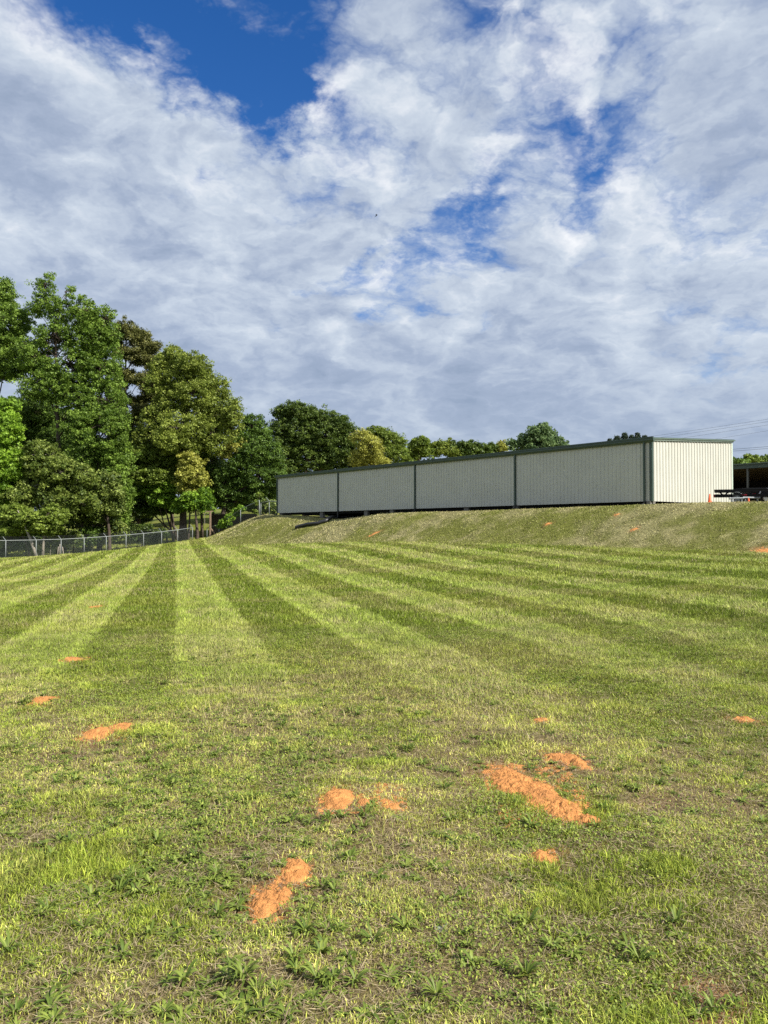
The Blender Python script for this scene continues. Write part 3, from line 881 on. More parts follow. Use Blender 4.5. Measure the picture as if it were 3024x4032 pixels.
# ------------------------------------------------------------------ open shed behind, at right
SY = 54.0
s0 = P(2882, 1830, SY); zt = s0[2]
sd = -du                                         # its front runs parallel to the long wall, coming nearer to the right
so = Vector((s0[0], s0[1], 0)) - sd * 4.0
SL = 15.0; SDp = 9.0; back = -dn
gS = 2.75
shed2 = empty('open_shed')
tag(shed2, 'dark open fronted shed with a green fascia beyond the right end of the cream building', 'shed')
m = MB(); rot = Matrix.Rotation(math.atan2(sd.y, sd.x), 3, 'Z')
m.box(so + sd * SL / 2 - up * 0 + up * (zt - .16), (SL, .08, .32), rot); m.build('fascia', M['trim'], shed2)
m = MB()
A, B_, C_, D_ = so - back * .2, so + sd * SL - back * .2, so + sd * SL + back * SDp, so + back * SDp
V = [(p.x, p.y, z) for p, z in zip((A, B_, C_, D_), (zt + .02, zt + .02, zt - .5, zt - .5))] + [(p.x, p.y, z) for p, z in zip((A, B_, C_, D_), (zt - .04, zt - .04, zt - .56, zt - .56))]
m.add(V, [(0, 1, 2, 3), (7, 6, 5, 4), (0, 4, 5, 1), (1, 5, 6, 2), (2, 6, 7, 3), (3, 7, 4, 0)]); m.build('roof', M['roof'], shed2)
brown = simple('brown_steel', (.035, .028, .024), .6, 0, .2, 3, .3)
ribbed('back_wall', so + back * SDp, sd, -back, SL, gS - .6, zt - .55, zt - .55, .3, shed2, brown)
ribbed('side_wall', so + back * .1, back, sd, SDp - .1, gS - .6, zt - .1, zt - .55, .3, shed2, brown)
ribbed('side_wall', so + sd * SL + back * .1, back, -sd, SDp - .1, gS - .6, zt - .1, zt - .55, .3, shed2, brown)
for k, s in enumerate((.1, 5.05, 10.0, 14.9)):
    m = MB(); p = so + sd * s + back * .1; m.box(p + up * ((gS - .8 + zt - .3) / 2), (.12, .12, zt - .3 - gS + .8), rot); m.build('post', simple('post_steel', (.10, .10, .095), .6) if k == 0 else bpy.data.materials['post_steel'], shed2)
m = MB()
for s in np.arange(.4, SL, .6): m.bar(so + sd * s + up * (zt - .14) + back * .1, so + sd * s + up * (zt - .62) + back * (SDp - .2), .05, .14)
m.build('rafter', M['timber'], shed2)
m = MB(); q = so + sd * 7.0 - back * .1 + up * (zt - .3); m.box(q, (.14, .12, .10), rot); m.build('flood_lamp', M['white'], shed2)
rebase(shed2, (so.x, so.y, gS))

# ------------------------------------------------------------------ trailers by the end wall
def wheel(parent, c, axis, r, w, rimmat, pre=''):
    rot = Vector((0, 0, 1)).rotation_difference(Vector(axis)).to_matrix().to_4x4(); T = Matrix.Translation(Vector(c)) @ rot
    m = MB(); h = w / 2
    m.lathe([(r * .60, -h), (r * .9, -h), (r, -h * .7), (r, h * .7), (r * .9, h), (r * .60, h), (r * .58, h * .6), (r * .58, -h * .6)], 28, T)
    wl = m.build('wheel', M['rubber'], parent, True)
    m = MB()
    m.lathe([(r * .58, -h * .8), (r * .59, h * .86), (r * .52, h * .9), (r * .48, h * .5), (.001, h * .62)], 24, T)
    for k in range(5):
        a = 2 * math.pi * k / 5
        p0 = T @ Vector((r * .1 * math.cos(a), r * .1 * math.sin(a), h * .80)); p1 = T @ Vector((r * .5 * math.cos(a), r * .5 * math.sin(a), h * .80))
        m.bar(p0, p1, r * .16, r * .08)
    m.build('rim', rimmat, wl)
    return wl

def fender(parent, c, axis, fwd, r, w, mat):
    m = MB(); V, Fc = [], []
    n = 14
    for i in range(n + 1):
        a = math.pi * (-.06 + 1.12 * i / n)
        for rr in (r, r - .02):
            for s in (-w / 2, w / 2):
                p = Vector(c) + Vector(fwd) * (math.cos(a) * rr) + up * (math.sin(a) * rr) + Vector(axis) * s
                V.append(p)
    for i in range(n):
        o = i * 4
        Fc += [(o, o + 1, o + 5, o + 4), (o + 2, o + 6, o + 7, o + 3), (o, o + 4, o + 6, o + 2), (o + 1, o + 3, o + 7, o + 5)]
    Fc += [(0, 2, 3, 1), (n * 4, n * 4 + 1, n * 4 + 3, n * 4 + 2)]
    m.add(V, Fc); return m.build('fender', mat, parent, True)

def gz_at(p): return float(H(p[0], p[1]))
# trailer A: black bunk trailer, seen side on
YA = 37.0
a0 = P(2812, 1932, YA); a1 = P(3010, 1934, YA + .6)
sidev = Vector((a0[0] + .4, a0[1], 0)).normalized(); fw = Vector((sidev.y, -sidev.x, 0))
gA = min(gz_at(a0), gz_at(a1)); topA = a0[2]; beam = P(2812, 1951, YA)[2]
tA = empty('trailer'); tag(tA, 'black bunk trailer with v shaped struts parked across the end of the cream building', 'trailer')
a0v = Vector((a0[0], a0[1], 0)); LA = 3.6
for sgn in (0, 1):
    o_ = sidev * (1.25 * sgn)
    m = MB(); m.bar(a0v + o_ + up * topA, a0v + o_ + fw * LA + up * (topA - .02), .10, .10); m.bar(a0v + o_ + fw * .9 + up * (topA + .05), a0v + o_ + fw * LA + up * (topA + .03), .12, .035)
    m.build('bunk', M['black'], tA, bevel=.01)
    m = MB(); m.bar(a0v + o_ + sidev * (.1 - .2 * sgn) + up * beam, a0v + o_ + sidev * (.1 - .2 * sgn) + fw * LA + up * (beam - .01), .09, .11); m.build('frame_rail', M['black'], tA, bevel=.008)
    m = MB()
    for x in (.42, 1.0, 1.75, 2.45, 3.1):
        q = a0v + o_ + sidev * (.05 - .1 * sgn) + fw * x
        m.bar(q + up * beam, q - fw * .22 + up * (topA - .02), .05, .035); m.bar(q + up * beam, q + fw * .22 + up * (topA - .02), .05, .035)
    m.build('strut', M['black'], tA)
    m = MB(); q = a0v + o_ + sidev * (.1 - .2 * sgn) - fw * .012 + up * beam; m.box(q, (.05, .16, .10), Matrix.Rotation(math.atan2(fw.y, fw.x), 3, 'Z')); m.build('tail_light', M['red'], tA, bevel=.008)
m = MB()
for x in (.15, 1.3, 2.4, 3.45): m.bar(a0v + fw * x + up * (beam + .02), a0v + fw * x + sidev * 1.25 + up * (beam + .02), .08, .08)
m.build('cross_member', M['black'], tA)
m = MB(); q = a0v + fw * .05 + up * (beam - .075); m.bar(q - fw * .04, q + fw * .16, .2, .012); m.build('step_plate', M['black'], tA)
wc = a0v + fw * .98 - sidev * .02; wr = .27
for off in (0.0, 1.27):
    c = wc + sidev * (off) + up * (gA + wr - .01)
    wheel(tA, c, -sidev if off == 0 else sidev, wr, .19, M['galv'])
    fender(tA, c + up * .05, sidev, fw, wr + .055, .24, M['galv'] if off else M['black'])
m = MB(); m.bar(wc + up * (gA + wr), wc + sidev * 1.27 + up * (gA + wr), .06); m.build('axle', M['galv'], tA)
m = MB(); q = a0v + fw * .80 - sidev * .16; m.tube([q + up * (gA - .02), q + up * (gA + .05), q + up * (gA + .30)], [.05, .022, .022], 8); m.build('jack', M['white'], tA)
m = MB(); q = a0v + fw * 1.15 - sidev * .05; m.box(q + up * (beam + .005), (.5, .02, .05), Matrix.Rotation(math.atan2(fw.y, fw.x), 3, 'Z')); m.build('reflector', M['red'], tA)
rebase(tA, (a0[0], a0[1], gA))

# trailer B: second trailer to the right with chrome wheel and silver fender
YB = 38.6
b0 = P(2922, 1923, YB); b1 = P(3180, 1927, YB - .4)
sv2 = Vector((b0[0] + .4, b0[1], 0)).normalized(); fw2 = Vector((sv2.y, -sv2.x, 0))
tB = empty('trailer'); tag(tB, 'second black trailer with a silver fender and polished wheel at the right edge', 'trailer')
gB = gz_at(b0) ; tz = b0[2]; bm = P(2922, 1952, YB)[2]
b0v = Vector((b0[0], b0[1], 0)); LB = 3.9
for sgn in (0, 1):
    o_ = sv2 * (1.3 * sgn)
    m = MB(); m.bar(b0v + o_ + up * tz, b0v + o_ + fw2 * LB + up * (tz - .03), .09, .035); m.bar(b0v + o_ + fw2 * .55 + up * (tz - .08), b0v + o_ + fw2 * LB + up * (tz - .09), .12, .07); m.build('bunk', M['black'], tB, bevel=.006)
    m = MB(); m.bar(b0v + o_ + up * bm, b0v + o_ + fw2 * LB + up * bm, .09, .12); m.build('frame_rail', M['black'], tB, bevel=.008)
    m = MB()
    for x in (.12, .75, 1.5, 2.4, 3.3): m.bar(b0v + o_ + fw2 * x + up * bm, b0v + o_ + fw2 * x + up * (tz - .02), .05); m.bar(b0v + o_ + fw2 * x + up * bm, b0v + o_ + fw2 * (x + .28) + up * (tz - .06), .035)
    m.build('strut', M['black'], tB)
m = MB(); m.lathe([(.001, -.03), (.08, -.03), (.10, 0), (.08, .05), (.001, .06)], 14, Matrix.Translation(b0v + fw2 * .52 - sv2 * .07 + up * (bm + .03)) @ Matrix.Scale(1.6, 4, fw2)); m.build('tail_light', M['red'], tB, True)
wB = P(3022, 1957, 37.3); c = Vector((wB[0], wB[1], gz_at(wB) + .33)); 
for off in (0, 1.9):
    cc = c + sv2 * off
    wheel(tB, cc, -sv2 if off == 0 else sv2, .33, .22, M['chrome'])
    fender(tB, cc + up * .03, sv2, fw2, .41, .28, M['chrome'])
m = MB(); m.bar(c, c + sv2 * 1.9, .07); m.build('axle', M['black'], tB)
m = MB(); q = c - fw2 * .50 + up * .09; m.bar(q - fw2 * .09, q + fw2 * .14, .28, .03); m.build('fender_step', M['chrome'], tB)
m = MB(); q = b0v + fw2 * 1.55 + up * (tz + .05); m.box(q, (.7, .4, .10), Matrix.Rotation(math.atan2(fw2.y, fw2.x), 3, 'Z')); m.build('seat_pad', M['rubber'], tB, bevel=.04)
rebase(tB, (b0[0], b0[1], gB))
# loose galvanised pipes lying between the trailers
for (x0, y0, x1, y1, Yv, r, lab) in [(2872, 1962, 2930, 1961, 36.0, .028, 'thin grey steel pipe lying in front of the black trailer, left one'),
                                     (2925, 1959, 2992, 1960, 36.3, .042, 'thicker grey steel pipe resting between the two trailers')]:
    a, b_ = P(x0, y0, Yv), P(x1, y1, Yv + .1)
    m = MB(); m.tube([a, b_], r, 10)
    # trestle feet carry the pipe
    for t in (.15, .85):
        q = a * (1 - t) + b_ * t; gq = gz_at(q)
        m.bar((q[0] - .06, q[1], gq - .02), (q[0], q[1], q[2] - r), .02); m.bar((q[0] + .06, q[1], gq - .02), (q[0], q[1], q[2] - r), .02)
    tag(m.build('steel_pipe', M['galv']), lab, 'pipe', 'steel pipes by the trailers')

# traffic cones
def cone(p, h, lab):
    root = empty('traffic_cone', p); tag(root, lab, 'traffic cone', 'orange cones on the bank')
    m = MB(); m.lathe([(h * .24, .015), (h * .22, .03), (h * .065, h), (h * .045, h + .005), (.001, h + .004)], 18); m.build('cone_body', M['orange'], root, True)
    m = MB(); m.box((0, 0, .009), (h * .62, h * .62, .022)); m.build('base_plate', M['orange'], root, bevel=.006)
p = P(2795, 1981, 34.6); cone((p[0], p[1], gz_at(p)), .37, 'orange traffic cone in front of the white end wall, the taller one in view')
p = P(2948, 1979, 35.4); cone((p[0], p[1], gz_at(p) - .0), .24, 'orange traffic cone half hidden by the crest in front of the trailers')

# ------------------------------------------------------------------ chain link fences
def chain_fence(root, line, hgt, arms, lean_dir, posts_at=None):
    """line: list of (x, y) post positions"""
    tops = []
    for i, (x, y) in enumerate(line):
        g_ = float(H(x, y, rough=False)); t = Vector((x, y, g_ + hgt)); tops.append((Vector((x, y, g_)), t))
        m = MB(); m.tube([(x, y, g_ - .1), t], .038, 8)
        po = m.build('fence_post', M['fencepost'], root, True)
        if arms[i]:
            m = MB(); tip = t + Vector((lean_dir[0] * .34, lean_dir[1] * .34, .34)); m.bar(t, tip, .055, .03); m.build('barb_arm', M['fencepost'], po)
    m = MB(); m.tube([t for _, t in tops], .036, 6); m.build('top_rail', M['fencepost'], root, True)
    V, Fc, UV = [], [], []
    s = 0
    for i, (b_, t) in enumerate(tops):
        if i: s += (b_ - tops[i - 1][0]).length
        V += [b_ + up * .03, t]; UV += [(s, 0), (s, hgt)]
    for i in range(len(tops) - 1): Fc.append((2 * i, 2 * i + 2, 2 * i + 3, 2 * i + 1))
    me = bpy.data.meshes.new('wire_mesh'); me.from_pydata([tuple(v) for v in V], [], Fc); me.update()
    uv = me.uv_layers.new(name='UVMap')
    for l in me.loops: uv.data[l.index].uv = UV[l.vertex_index]
    me.materials.append(M['chain']); link(bpy.data.objects.new('wire_mesh', me), root)
    if any(arms):
        m = MB()
        for k in (.35, .68, 1.0):
            pts = [t + Vector((lean_dir[0] * .34 * k, lean_dir[1] * .34 * k, .34 * k)) for (_, t), ar in zip(tops, arms) if ar]
            if len(pts) > 1:
                q_ = []
                for a, b_ in zip(pts[:-1], pts[1:]):
                    for t in (0, .5): q_.append(a * (1 - t) + b_ * t - up * (.05 if t else 0))
                q_.append(pts[-1]); m.tube(q_, .006, 4, False)
        m.build('barbed_wire', M['wire'], root)
    rebase(root, tuple(tops[0][0]))

lower = [(-115, 2215, 69), (22, 2201, 72), (142, 2192, 73.5), (240, 2186, 75), (331, 2183, 76.5), (418, 2176, 78), (496, 2165, 79.6), (565, 2160, 81.2), (636, 2157, 83), (699, 2148, 85), (758, 2138, 87)]
root = empty('chain_link_fence'); tag(root, 'long chain link fence with slanted barbed wire arms along the left edge of the field', 'fence')
ln = [tuple(P(*t)[:2]) for t in lower]
fd = Vector((ln[-1][0] - ln[0][0], ln[-1][1] - ln[0][1], 0)).normalized()
chain_fence(root, ln, 1.72, [1] * len(ln), (-.95, .30))
hillf = [(815, 2122, 87), (862, 2117, 85.5), (947, 2076, 80), (1021, 2034, 73)]
root = empty('chain_link_fence'); tag(root, 'grey chain link fence climbing the left flank of the bank to a corner post', 'fence')
ln2 = [tuple(P(*t)[:2]) for t in hillf]
chain_fence(root, ln2, 1.5, [0, 0, 0, 0], (-1, 0))
root = empty('chain_link_fence'); tag(root, 'short chain link fence between the corner post and the far end of the cream building', 'fence')
ln3 = [tuple(P(*t)[:2]) for t in [(1027, 2033, 72.6), (1060, 2026, 70.5), (1091, 2022, 68.5)]]
chain_fence(root, ln3, 1.25, [0, 1, 0], (-.9, .3))

# dark board privacy fence beyond, with a timber end post and brace
b0 = P(832, 2024, 92); b1 = P(1010, 2026, 88)
root = empty('board_fence', (0, 0, 0)); tag(root, 'dark weathered board fence standing in shade behind the chain link fence', 'fence')
A_, B2 = Vector((b0[0], b0[1], 0)), Vector((b1[0], b1[1], 0)); dd = (B2 - A_).normalized(); L_ = (B2 - A_).length
m = MB(); rr_ = Matrix.Rotation(math.atan2(dd.y, dd.x), 3, 'Z'); topz = b0[2]
xs = 0
while xs < L_:
    wv = .14; hz = topz - R.uniform(0, .05); q = A_ + dd * (xs + wv / 2); m.box(q + up * ((hz - 4.2 + hz) / 2), (wv - .012, .022, 4.2), rr_); xs += wv
m.build('board_panel', M['board'], root)
m = MB()
for zr in (.25, 1.3, 2.2): m.bar(A_ - Vector((0, .035, 0)) + up * (topz - zr), B2 - Vector((0, .035, 0)) + up * (topz - zr), .035, .09)
m.build('fence_rail', M['board'], root)
rebase(root, (A_.x, A_.y, topz - 4.2))
pp = P(828, 2115, 86); g_ = gz_at(pp)
root = empty('timber_post', (pp[0], pp[1], g_)); tag(root, 'old timber post with a diagonal brace where the lower chain link fence ends', 'post')
hp = P(828, 2012, 86)[2] - g_
m = MB(); m.box((0, 0, hp / 2 - .1), (.17, .17, hp + .2)); m.build('upright', M['timber'], root, bevel=.01)
m = MB(); m.bar((.08, -.02, hp * .42), (.95, -.25, float(H(pp[0] + .95, pp[1] - .25)) - g_ - .05), .11, .11); m.build('brace', M['timber'], root)
m = MB(); m.bar((-.55, .12, hp - .06), (.3, .12, hp - .03), .06, .10); m.build('cross_rail', M['timber'], root)

# birdhouses in the backyard
def birdhouse(px, py, Y, s, mat, lab):
    p = P(px, py, Y); g_ = gz_at(p); root = empty('birdhouse', (p[0], p[1], g_)); tag(root, lab, 'birdhouse', 'birdhouses on poles beyond the fence')
    h = p[2] - g_
    m = MB(); m.tube([(0, 0, -.1), (0, 0, h - s / 2)], .035, 6); m.build('pole', M['palebark'], root)
    m = MB(); m.add([(-s / 2, -s / 2, h - s / 2), (s / 2, -s / 2, h - s / 2), (s / 2, s / 2, h - s / 2), (-s / 2, s / 2, h - s / 2), (-s / 2, -s / 2, h + s * .35), (s / 2, -s / 2, h + s * .35), (s / 2, s / 2, h + s * .35), (-s / 2, s / 2, h + s * .35), (0, -s / 2, h + s * .75), (0, s / 2, h + s * .75)],
        [(3, 2, 1, 0), (0, 1, 5, 8, 4), (2, 3, 7, 9, 6), (1, 2, 6, 5), (3, 0, 4, 7), (4, 8, 9, 7), (8, 5, 6, 9)]); m.build('box', mat, root)
    m = MB(); m.bar((-s * .36, -s * .7, h + s * .60), (-s * .36, s * .7, h + s * .60), s * .04, s * .04)
    for q in (-1, 1): m.add([(0, -s * .65, h + s * .82), (0, s * .65, h + s * .82), (q * s * .72, s * .65, h + s * .25), (q * s * .72, -s * .65, h + s * .25), (0, -s * .65, h + s * .88), (0, s * .65, h + s * .88), (q * s * .72, s * .65, h + s * .31), (q * s * .72, -s * .65, h + s * .31)], [(0, 1, 2, 3), (7, 6, 5, 4), (0, 3, 7, 4), (1, 5, 6, 2), (3, 2, 6, 7), (0, 4, 5, 1)])
    m.build('roof', M['white'], root)
birdhouse(825, 2007, 96, .42, M['rust'], 'red birdhouse with a white roof on a pole beyond the board fence')
birdhouse(806, 2012, 104, .34, M['white'], 'small pale birdhouse on a pole left of the red birdhouse')

# ------------------------------------------------------------------ power lines
def wire(p, q, sag, r, lab):
    pts = []
    for t in np.linspace(0, 1, 40):
        v = p * (1 - t) + q * t; v = v.copy(); v[2] -= sag * 4 * t * (1 - t); pts.append(v)
    m = MB(); m.tube(pts, r, 5); o = m.build('power_line', M['wire']); tag(o, lab, 'power line', 'power lines over the building')
for i, (x0, y0, x1, y1, r, lab) in enumerate([
    (2000, 1786, 3300, 1606, .008, 'thin power line in the sky, highest over the roof'), (2000, 1795, 3300, 1616, .008, 'thin power line in the sky, second from the top over the roof'),
    (2000, 1812, 3300, 1628, .008, 'thin power line in the sky, third from the top over the roof'), (2000, 1838, 3300, 1650, .006, 'faint power line in the sky, lowest of those over the roof')]):
    wire(P(x0, y0, 150), P(x1, y1, 95), .4, r * 1.7, lab)
wire(P(2600, 1786, 95), P(3350, 1728, 80), .15, .016, 'darker cable right of the cream building, upper of two')
wire(P(2600, 1793, 95), P(3350, 1736, 80), .15, .016, 'darker cable right of the cream building, lower of two')

# ------------------------------------------------------------------ the bird
bp_ = P(1482, 849, 110)
m = MB()
rotb = Matrix.Rotation(math.radians(-38), 4, 'Y'); T = Matrix.Translation(Vector(bp_)) @ rotb
prof = [(.001, -.22), (.035, -.15), (.055, -.02), (.045, .1), (.028, .16), (.03, .19), (.001, .235)]
m.lathe(prof, 10, T @ Matrix.Rotation(math.pi / 2, 4, 'Y'))
bird = m.build('bird', M['bird'], None, True)
tag(bird, 'small dark bird flying high in front of the clouds', 'bird')
def mk(name, pts):
    mm = MB(); V = [T @ Vector(p) for p in pts]; Vb = [T @ (Vector(p) - Vector((0, 0, .012))) for p in pts]; n = len(pts)
    mm.add(V + Vb, [tuple(range(n)), tuple(range(2 * n - 1, n - 1, -1))] + [(i, n + i, n + (i + 1) % n, (i + 1) % n) for i in range(n)])
    return mm.build(name, M['bird'], bird)
mk('wing', [(.09, .03, .02), (.10, .20, .07), (.04, .36, .10), (-.03, .34, .10), (-.07, .18, .06), (-.07, .03, .02)])
mk('wing', [(.09, -.03, .02), (-.07, -.03, .02), (-.07, -.18, .06), (-.03, -.34, .10), (.04, -.36, .10), (.10, -.20, .07)])
mk('tail', [(-.17, .03, 0), (-.17, -.03, 0), (-.32, -.06, .0), (-.32, .06, .0)])

# ------------------------------------------------------------------ trees
def leaves(cl, leafsize, per, rc, flat, r, va_base=0.0, spread=.28, needle=False):
    """cl: clump centres (n,3); a spray of small leaf faces round each"""
    n = len(cl); tot = n * per
    c = np.repeat(cl, per, 0)
    rcl = np.repeat(rc * r.uniform(.5, 1.35, n), per)
    d = r.normal(0, 1, (tot, 3)); d /= np.linalg.norm(d, axis=1)[:, None]
    rad = rcl * r.random(tot) ** .45
    off = d * rad[:, None]; off[:, 2] *= flat
    off[:, 2] -= (off[:, 0] ** 2 + off[:, 1] ** 2) / np.maximum(rcl, .1) * .22       # sprays droop at the rim
    p = c + off
    nr = d * .30 + r.normal(0, .70, (tot, 3)); nr[:, 2] += .50
    nr /= np.linalg.norm(nr, axis=1)[:, None]
    a = r.normal(0, 1, (tot, 3)); a -= (a * nr).sum(1)[:, None] * nr; a /= np.linalg.norm(a, axis=1)[:, None] + 1e-9
    b = np.cross(nr, a)
    s = leafsize * r.uniform(.6, 1.3, tot)
    asp = .22 if needle else .62
    A = p + a * s[:, None]; B = p - a * (s * .55)[:, None] + b * (s * asp)[:, None]; C = p - a * (s * .45)[:, None] - b * (s * asp)[:, None]
    V = np.stack([A, B, C], 1).reshape(-1, 3)
    clv = np.repeat(r.normal(.40, spread, n), per)
    va = np.clip(va_base + clv + r.normal(0, .24, tot), 0, 1)
    return V, np.repeat(va, 3)

def tree(name, label, base, lobes, leaf, Y, trunk_r=.28, trunk_top=None, bark='bark', group=None, cat='tree', dens=1.08, leafsize=.130, per=44, rc=.50,
         flat=.62, limbs=True, seed=0, needle=False, depth=.85, shell=.42, twigs=.22, bend=.3, spread=.28, bare=None, gap=0.0):
    """base: overview pixel of the trunk foot; lobes: (x, y, rx, ry[, dY[, brightness]]) in overview pixels at distance Y"""
    r = np.random.default_rng(900 + seed)
    bp = Q(*base, Y); gz = float(H(bp[0], bp[1], rough=False)); bp = np.array([bp[0], bp[1], gz])
    mpp = Y / (F / K)                                    # metres per overview pixel
    cen, CL, VA = [], [], []
    for lb in lobes:
        x, y, rx, ry = lb[:4]; dY = lb[4] if len(lb) > 4 else r.uniform(-1, 1) * .8; br = lb[5] if len(lb) > 5 else 0.
        c = Q(x, y, Y + dY); a, b = rx * mpp, ry * mpp; dp = a * depth
        cen.append((c, a, b))
        area = 4 * math.pi * ((a * b) ** 1.6 / 3 + (a * dp) ** 1.6 / 3 + (b * dp) ** 1.6 / 3) ** (1 / 1.6)
        n = max(5, int(area * .95 * dens * (lb[6] if len(lb) > 6 else 1) / (rc * rc)))
        d = r.normal(0, 1, (n, 3)); d /= np.linalg.norm(d, axis=1)[:, None]
        q = shell + (1 - shell) * r.random(n) ** .6
        q *= 1 + .42 * (vnoise(d[:, 0] * 2.3 + d[:, 2] * 1.7, d[:, 1] * 2.3 - d[:, 2] * 1.1, seed * 3 + len(cen)) - .5)
        q *= np.where(r.random(n) < .22, r.uniform(1.0, 1.36, n), 1)
        pt = c + d * q[:, None] * np.array([a, dp, b]) * .93
        if gap:
            k = vnoise(pt[:, 0] * .55 + 3, pt[:, 2] * .55 + pt[:, 1] * .3, seed + 5) > gap; pt = pt[k]
        CL.append(pt); VA.append(np.full(len(pt), br))
    CLa = np.concatenate(CL); VAa = np.concatenate(VA)
    V, va = leaves(CLa, leafsize, per, rc, flat, r, 0, spread, needle)
    va = np.clip(va + np.repeat(VAa, per * 3), 0, 1)
    root = empty(name, tuple(bp)); tag(root, label, cat, group)
    me = raw_mesh('crown', V - bp, np.arange(len(V)), np.full(len(V) // 3, 3), [M_leaf(leaf)], False, value=va)
    link(bpy.data.objects.new('crown', me), root)
    # trunk, limbs and twigs in one mesh
    m = MB()
    if trunk_top is None:
        tt = max(cen, key=lambda k: k[0][2]); tp = tt[0] - np.array([0, 0, tt[2] * .3])
    else:
        tp = Q(*trunk_top, Y)
    n = 9; pts = []; rad = []
    for i in range(n + 1):
        t = i / n
        w = np.array([math.sin(t * 3.1 + seed) * bend, math.cos(t * 2.3 + seed) * bend, 0]) * t * (1 - t) * 2
        pts.append(bp * (1 - t) + tp * t + w - bp - np.array([0, 0, .15 if i == 0 else 0])); rad.append(trunk_r * (1.35 if i == 0 else 1) * (1 - .82 * t))
    m.tube(pts, rad, 8)
    P_ = np.array(pts)
    if limbs:
        for c, a, b in cen:
            cc = c - bp
            hgt = np.clip((cc[2] - b * .4 - P_[0, 2]) / max(P_[-1, 2] - P_[0, 2], .1), .12, .97) - .10
            i = hgt * n; k = int(np.clip(i, 0, n - 1)); st = P_[k] * (1 - (i - k)) + P_[k + 1] * (i - k)
            r0 = trunk_r * (1 - .82 * hgt) * .55
            L = np.linalg.norm(cc - st)
            if L < .4: continue
            mid = st * .5 + cc * .5 + np.array([0, 0, .12 * L]) + r.normal(0, .06 * L, 3)
            q1 = st * .25 + mid * .75 * 1.0
            m.tube([st, st * .5 + mid * .5 + r.normal(0, .02 * L, 3), mid, cc], [r0, r0 * .75, r0 * .55, r0 * .25], 6)
    # twigs out to a share of the clumps
    for (c, a, b), pt in zip(cen, CL):
        k = max(3, int(len(pt) * twigs)) if twigs else 0
        for j in r.permutation(len(pt))[:min(k, 60)]:
            e = pt[j] - bp; s_ = c - bp + r.normal(0, .15, 3) * a
            md = (s_ + e) / 2 + r.normal(0, .07, 3) * np.linalg.norm(e - s_)
            m.tube([s_, md, e], [max(.05 * trunk_r / .28, .028), .03, .014], 4, False)
    m.build('trunk', M[bark], root, True)
    return root

def M_leaf(k): return LEAF[k]

# -- tall trees at left
tree('tulip_tree', 'tall leafy green tree cut by the left edge of the photo', (-12, 1188), [
    (-5, 640, 42, 52), (28, 695, 50, 40), (-35, 730, 60, 70), (15, 755, 62, 46), (-40, 800, 50, 26), (22, 800, 40, 22)], 'poplar', 90, .34, (0, 640), seed=1, gap=.16)
tree('tulip_tree', 'tallest tree in view with an airy top showing bare twigs and a forked trunk', (134, 1180), [
    (100, 618, 30, 34, 0, .15, .45), (98, 650, 30, 34, 0, .1, .5), (76, 668, 20, 26, 0, .1, .5), (142, 636, 24, 30, 0, .15, .55), (130, 668, 34, 30, .5, 0, .6), (184, 676, 36, 38, 0, .1, .7), (200, 705, 42, 40), (228, 690, 24, 36, 0, .1, .7), (238, 720, 22, 30, 0, 0, .7), (205, 735, 52, 46), (118, 730, 50, 42), (80, 770, 52, 48),
    (150, 790, 68, 52), (212, 800, 58, 58), (105, 832, 62, 48), (170, 862, 52, 42), (230, 870, 46, 52)], 'poplar', 88, .36, (120, 640), seed=2, gap=.24, dens=.95, twigs=.45, bark='bark', per=36)
tree('sweetgum_tree', 'leafy green tree in the middle of the left wood with drooping sprays toward the pine', (215, 1178), [
    (232, 930, 46, 50), (250, 985, 44, 48), (205, 970, 55, 50), (262, 1020, 24, 34, -1, .2), (180, 920, 44, 44), (225, 1040, 40, 34, -1), (268, 1075, 24, 34, -1.5, .1), (200, 1070, 36, 34, -1), (250, 1115, 30, 26, -1.5), (150, 1050, 40, 40)], 'poplar', 86, .26, (215, 900), seed=3, gap=.2)
# -- pine
tree('pine_tree', 'dark brownish green pine with a bare trunk rising behind the leafy trees', (268, 1165), [
    (272, 714, 30, 20), (250, 735, 18, 18), (300, 730, 28, 20), (322, 752, 22, 18), (338, 746, 8, 8), (262, 762, 22, 16), (300, 768, 34, 20), (330, 785, 24, 20), (252, 800, 16, 12), (285, 812, 20, 14),
    (318, 822, 34, 18), (338, 850, 28, 20), (300, 868, 24, 16), (322, 890, 36, 20), (285, 905, 24, 15), (250, 850, 14, 10)], 'pine', 96, .30, (272, 705), seed=4, leafsize=.24, rc=.50, per=60, needle=True, flat=.8, dens=.95, twigs=.5, bend=.15, shell=.4)
# -- the big oak and its yellow sprays
tree('oak_tree', 'large domed yellow green oak to the right of the pine', (396, 1172), [
    (372, 772, 40, 26), (412, 785, 38, 30), (436, 812, 30, 34), (348, 800, 30, 28), (385, 815, 48, 34), (330, 828, 28, 24), (420, 850, 48, 36), (466, 842, 36, 32), (470, 880, 44, 38), (506, 890, 22, 34), (372, 862, 44, 32),
    (430, 895, 52, 34), (345, 905, 42, 32), (388, 920, 52, 36, -1, .25), (370, 948, 40, 28, -1.5, .35), (455, 930, 42, 34), (495, 925, 28, 28), (320, 945, 34, 30), (410, 965, 40, 26), (470, 960, 26, 22)],
    'oak', 90, .46, (398, 830), seed=5, gap=.18, rc=.58, bark='bark')
tree('oak_tree', 'smaller oak whose pale bare limb reaches right to a spray of yellow young leaves', (461, 1130), [(505, 962, 30, 20, -1.5), (488, 978, 22, 14, -1.5), (452, 950, 16, 14, -1)], 'yellow', 92.5, .20, (455, 950), seed=6, gap=.1)
